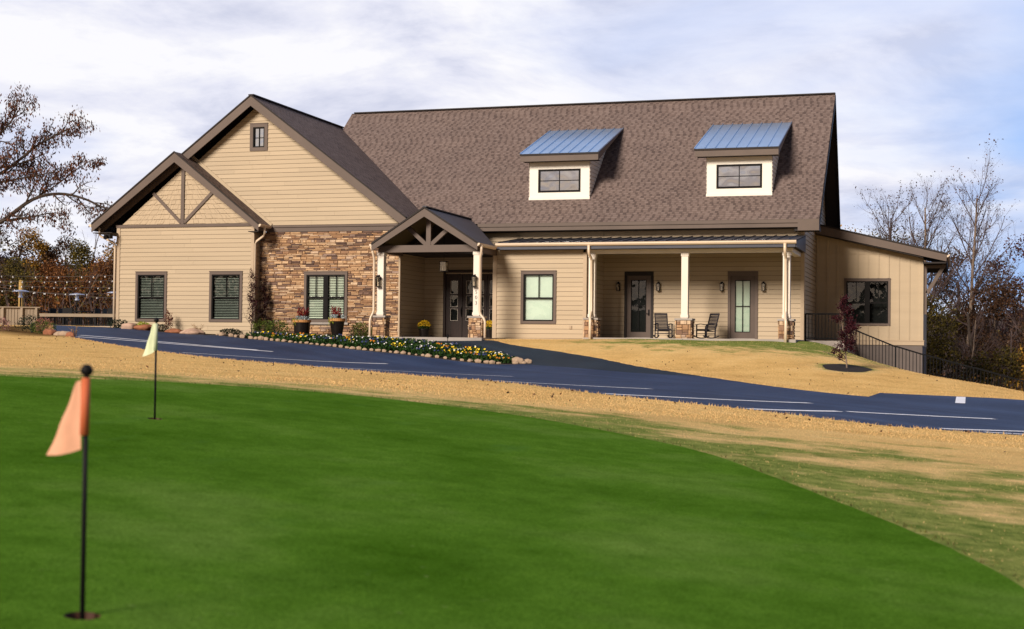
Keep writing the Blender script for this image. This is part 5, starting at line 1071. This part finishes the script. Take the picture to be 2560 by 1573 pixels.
# planters by the stone wall
def planter(x, y, rt_, rb, h, label, seed, front=False):
    rng = random.Random(seed); z = hz(x, y); t = thing('flower_planter', label, 'planter', (x, y, z), 'planters under the stone wall window')
    m = MB(); m.lathe([(rb, 0), (rb*1.08, h*.15), (rt_*.97, h*.85)], (x, y, z), 24); m.build('pot', POTM, t, smooth=False)
    m = MB(); m.lathe([(rt_*.97, h*.85), (rt_*1.06, h*.86), (rt_*1.06, h), (rt_*.93, h), (rt_*.9, h*.93)], (x, y, z), 24); m.build('rim', TERRA, t)
    m = MB(); m.lathe([(rt_*.9, h*.92), (.01, h*.95)], (x, y, z), 20); m.build('soil', SOIL, t)
    m = MB()
    for k in range(20):
        a_ = rng.uniform(0, 2*pi); r = rt_*.85*rng.random()**.5; px2, py2 = x+r*cos(a_), y+r*sin(a_)*.7; hh = rng.uniform(.34, .54); m.tube([(px2, py2, z+h*.9), (px2, py2, z+h+hh*.45)], .008, 4, 1)
        for _ in range(46): f = rng.random(); rr = .065*(1-f)**.7; b = rng.uniform(0, 2*pi); m.leaf((px2+rr*cos(b), py2+rr*sin(b), z+h+hh*(.32+.68*f)), .04, rng, 0, .7)
        for _ in range(8): b = rng.uniform(0, 2*pi); m.leaf((px2+.07*cos(b), py2+.07*sin(b), z+h+rng.uniform(.0, .16)), .09, rng, 2, .4)
    m.build('celosia', [CELO, PANL, MAPLEL], t); m = MB()
    for k in range(5):
        a_ = -pi/2+rng.uniform(-1.1, 1.1)+(.5 if not front else .3); cx2, cy2 = x+rt_*.8*cos(a_), y+rt_*.8*sin(a_)
        for _ in range(34): m.leaf((cx2+rng.gauss(0, .07), cy2+rng.gauss(0, .05), z+h+rng.uniform(-.02, .14)), .08, rng, 0, .4)
    m.build('dusty_miller', SILVER, t); m = MB()
    for k in range(9):
        a_ = pi+rng.uniform(-1.0, 1.7); cx2, cy2 = x+rt_*1.02*cos(a_), y+rt_*1.02*sin(a_); ln = rng.uniform(.08, .3)
        for _ in range(18): m.leaf((cx2+rng.gauss(0, .03), cy2+rng.gauss(0, .03), z+h+.03-ln*rng.random()), .05, rng, 0, .7)
    m.build('creeper', LIME, t); return t
planter(-24.5, 50.45, .34, .27, .70, 'wide low dark planter with crimson celosia left of the window', 4)
planter(-23.05, 50.55, .30, .19, .78, 'tall tapered dark planter with tan rim and crimson celosia below the window', 8)
def mum(x, y, label):
    rng = random.Random(label); z = .315; t = thing('mum_pot', label, 'potted plant', (x, y, z), 'potted yellow mums in the entry')
    m = MB(); m.lathe([(.16, 0), (.21, .32), (.23, .32), (.23, .36), (.20, .36)], (x, y, z), 18); m.build('pot', POTM, t); m = MB()
    for _ in range(420): d = Vector((rng.gauss(0, 1), rng.gauss(0, 1), abs(rng.gauss(0, 1)))).normalized()*(.8+.25*rng.random()); m.leaf((x+d.x*.26, y+d.y*.26, z+.46+d.z*.24), .045, rng, 0, .9)
    m.build('blossoms', MUMY, t); m = MB()
    for _ in range(260): d = Vector((rng.gauss(0, 1), rng.gauss(0, 1), rng.gauss(-.3, .6))).normalized()*rng.random()**.4; m.leaf((x+d.x*.26, y+d.y*.26, z+.44+d.z*.16), .06, rng, 0, .6)
    m.build('foliage', PANL, t)
mum(-20.5, 53.3, 'round yellow mum in a dark pot left of the entry door'); mum(-17.72, 53.3, 'yellow mum in a dark pot at the right of the entry, half behind the downspout')

# rocking chairs -----------------------------------------------------------
def rocker(label):
    c = thing('rocking_chair', label, 'chair', (0, 0, 0), 'rocking chairs on the porch'); w_ = .29
    m = MB()
    for i in range(9): y = -.26+i*.058; m.box(-w_+.03, w_-.03, y, y+.048, .405-.012*i, .422-.012*i)
    m.box(-w_+.03, w_-.03, -.30, -.262, .36, .42); m.build('seat', RESIN, c)
    m = MB(); bt = lambda z: .25+(z-.30)*.30
    for i in range(11): z = .40+i*.062; m.prism([(-w_+.045, bt(z), z), (w_-.045, bt(z), z), (w_-.045, bt(z+.05), z+.05), (-w_+.045, bt(z+.05), z+.05)], (0, .018, 0))
    for s_ in (-1, 1): m.beam((s_*(w_-.02), bt(.32), .32), (s_*(w_-.02), bt(1.09), 1.09), .045, .035, (0, 1, 0))
    m.box(-w_+.0, w_-.0, bt(1.05), bt(1.05)+.03, 1.05, 1.11); m.build('backrest', RESIN, c)
    for s_ in (-1, 1):
        m = MB(); xs = s_*(w_+.02); arc = [(xs, -.45+.9*k/12, .035+.10*((k-6)/6)**2) for k in range(13)]
        for p, q in zip(arc, arc[1:]): m.beam(p, q, .04, .045)
        m.build('runner', RESIN, c); m = MB(); m.beam((xs, -.27, .06), (xs, -.27, .62), .04, .045, (0, 1, 0)); m.build('leg', RESIN, c)
        m = MB(); m.beam((xs, .22, .06), (xs, .25, .56), .04, .045, (0, 1, 0)); m.build('leg', RESIN, c)
        m = MB(); m.beam((xs, -.34, .60), (xs, -.05, .645), .075, .026); m.beam((xs, -.05, .645), (xs, .36, .60), .075, .026); m.build('arm', RESIN, c)
    m = MB(); m.box(-w_, w_, -.285, -.255, .20, .235); m.box(-w_, w_, .21, .24, .20, .235); m.box(-w_-.02, w_+.02, -.29, -.25, .34, .385); m.build('stretcher', RESIN, c); return c
ch = rocker('dark slatted rocking chair left of the middle porch post, beside the dark glass door')
ch.location = (-10.78, 53.35, FLOOR+.0); ch.rotation_euler = (0, 0, radians(26)); ch.scale = (.88,)*3
c2 = dup(ch, (-9.15, 53.4, FLOOR), radians(-38), .88, 'dark slatted rocking chair right of the middle porch post, turned towards the post')

# railing by the lean-to -----------------------------------------------------
m = MB(); m.box(-5.62, -4.08, 55.32, 59.5, -1.6, FLOOR-.01); struct(m.build('landing', CONC))
def railing(pts, label, h, first=True):
    x, z = pts[0]; t = thing('metal_railing', label, 'railing', (x, 55.3, z), 'black railing beside the lean-to')
    Yr = 55.3
    for i, (xa, za) in enumerate(pts): m = MB(); m.box(xa-.025, xa+.025, Yr-.025, Yr+.025, za-.35, za+h+.02); m.build('post', RAILM, t)
    for (xa, za), (xb, zb_) in zip(pts, pts[1:]):
        m = MB(); m.beam((xa+.025, Yr, za+h), (xb-.025, Yr, zb_+h), .055, .055); m.beam((xa+.025, Yr, za+.06), (xb-.025, Yr, zb_+.06), .035, .04); n = int((xb-xa)/.118)
        for k in range(1, n): f = k/n; xx = xa+(xb-xa)*f; z0_ = za+(zb_-za)*f; m.box(xx-.012, xx+.012, Yr-.012, Yr+.012, z0_+.06, z0_+h-.02)
        m.build('panel', RAILM, t)
    return t
railing([(-5.66, .40), (-4.18, .40)], 'level black metal railing in front of the lean-to wall, beside the corner', .99)
railing([(-4.12, -.10), (-2.32, -.82), (-1.31, -1.11), (.47, -1.57), (2.22, -2.03), (4.2, -2.55)], 'long black metal railing sloping down to the right past the lean-to', 1.0)

# patio -----------------------------------------------------------------------
m = MB(); m.box(-56, -33.7, 57.6, 71, -.4, .735); struct(m.build('patio', CONC))
def pt(f): return Vector((-43.6, 50.05, 0)).lerp(Vector((-37.72, 52.07, 0)), f)
t = thing('board_fence', 'short tan board fence with a cap rail at the left edge, beside the road end', 'fence', (-37.72, 52.07, .7)); fd = (pt(1)-pt(0)).normalized()
m = MB(); m.beam(pt(0)+UZ*1.44, pt(1)+fd*.08+UZ*1.44, .16, .045); m.build('rail', FENCEW, t); m = MB(); m.beam(pt(0)+Vector((0, .04, .98)), pt(1)+Vector((0, .04, .98)), .02, .87)
for k in range(48): q = pt(k/47)+Vector((0, .022, .98)); m.beam(q-UZ*.43, q+UZ*.43, .022, .03, (1, 0, 0))
m.build('panel', FENCEW, t)
for k in (0, .25, .5, .63, .76, .89, .99): m = MB(); q = pt(k); m.box(q.x-.055, q.x+.055, q.y-.075, q.y+.02, .45, 1.42); m.build('post', FENCEW, t)
t = thing('patio_railing', 'low patio railing with a wide tan top board behind the road end', 'railing', (-41, 56.3, .75)); pa, pb = Vector((-42.2, 57.75, 0)), Vector((-34.0, 58.6, 0))
m = MB(); m.beam(pa+UZ*1.24, pb+UZ*1.24, .24, .15); m.build('rail', FENCEW, t)
for k in range(6): q = pa.lerp(pb, k/5); m = MB(); m.box(q.x-.05, q.x+.05, q.y-.05, q.y+.05, .735, 1.165); m.build('post', BLACK, t)
m = MB(); m.beam(pa+UZ*.80, pb+UZ*.80, .03, .03)
for k in range(90): q = pa.lerp(pb, (k+.5)/90); m.box(q.x-.012, q.x+.012, q.y-.012, q.y+.012, .80, 1.17)
m.build('balusters', BLACK, t)
def patio_chair():
    c = thing('patio_chair', 'dark patio chair behind the low patio railing', 'chair', (0, 0, 0), 'dark chairs on the patio'); m = MB(); m.box(-.25, .25, -.25, .25, .40, .45); m.build('seat', BLACK, c); m = MB(); m.box(-.25, .25, .23, .27, .45, .86); m.build('backrest', BLACK, c)
    for a_ in (-.22, .22):
        for b in (-.22, .22): m = MB(); m.box(a_-.018, a_+.018, b-.018, b+.018, 0, .40); m.build('leg', RAILM, c)
    return c
def patio_table():
    c = thing('patio_table', 'dark square patio table behind the low patio railing', 'table', (0, 0, 0), 'dark tables on the patio'); m = MB(); m.box(-.5, .5, -.5, .5, .70, .74); m.build('tabletop', BLACK, c)
    for a_ in (-.45, .45):
        for b in (-.45, .45): m = MB(); m.box(a_-.025, a_+.025, b-.025, b+.025, 0, .70); m.build('leg', RAILM, c)
    return c
pc, ptb = patio_chair(), patio_table(); i = 0
for k in range(4):
    q = Vector((-43.0+k*2.3, 59.1+k*.25, .737)); (dup(ptb, q) if k else setattr(ptb, 'location', q))
    for dx, dy, rz in ((-.75, 0, pi/2), (.75, 0, -pi/2), (0, -.72, pi)):
        loc = q+Vector((dx, dy, 0)); rzz = rz+.1*k
        if i == 0: pc.location = loc; pc.rotation_euler = (0, 0, rzz)
        else: dup(pc, loc, rzz)
        i += 1
def heater(x, y, h, label):
    z = .735; t = thing('patio_heater', label, 'patio heater', (x, y, z), 'mushroom heaters on the patio')
    m = MB(); m.lathe([(.24, 0), (.24, .04), (.21, .06), (.21, .70), (.16, .74)], (x, y, z), 18); m.build('base', RAILM, t); m = MB(); m.tube([(x, y, z+.74), (x, y, z+h-.42)], .035, 8); m.build('pole', RAILM, t)
    m = MB(); m.lathe([(.07, h-.42), (.12, h-.40), (.12, h-.34), (.085, h-.33), (.085, h-.10), (.11, h-.09)], (x, y, z), 14); m.build('burner', STEEL, t); m = MB(); m.lathe([(.44, h-.095), (.42, h-.07), (.26, h-.02), (.08, h), (.01, h+.005)], (x, y, z), 24); m.build('dome', STEEL, t, smooth=True)
heater(-47.28, 63.7, 1.95, 'mushroom patio heater at the left, in front of the wooden post'); heater(-47.4, 68.9, 1.98, 'middle mushroom patio heater over the low railing'); heater(-45.35, 69.5, 2.10, 'patio heater half hidden by the left wing corner')
m = MB(); m.lathe([(.14, -.1), (.13, 2.52), (.10, 2.58)], (-49.1, 66.2, .735), 12); tag(m.build('wooden_post', WOODP), 'golden round wooden post rising behind the left patio heater', 'post')
BULB = M('frosted_bulb_glass', (.85, .82, .80), .3, .03, 4, spec=.6); WIRE = M('dull_cable', (.10, .085, .08), .7, .1, 4)
for k, (y_, zl_, zr_, sg, lb) in enumerate([(61.5, 3.75, 3.95, .55, 'topmost string of round bulbs strung across the patio'), (63.2, 3.35, 3.80, .42, 'second string of bulbs, just below the topmost one'), (65.0, 3.25, 3.55, .5, 'middle string of bulbs passing over the wooden post'), (67.0, 2.95, 3.45, .55, 'fourth string of bulbs, crossing above the heater domes'), (69, 3.1, 3.0, .62, 'lowest string of bulbs sagging towards the middle heater')]):
    a_, b_ = Vector((-53, y_, zl_)), Vector((-33.5, y_+1.5, zr_)); C_ = [a_.lerp(b_, f)-UZ*sg*4*f*(1-f) for f in np.linspace(0, 1, 31)]; t = thing('string_light', lb, 'string lights', a_, 'string lights over the patio')
    m = MB(); m.tube(C_, .010, 4); m.build('cable', WIRE, t)
    for j in range(2+k % 2, 30, 1):
        if (j+k) % 4 == 3: continue
        m = MB(); q = C_[j]; m.ball((q.x, q.y, q.z-.06), .034, sub=2); m.tube([(q.x, q.y, q.z-.04), (q.x, q.y, q.z)], .016, 5); m.build('bulb', BULB, t, smooth=True)
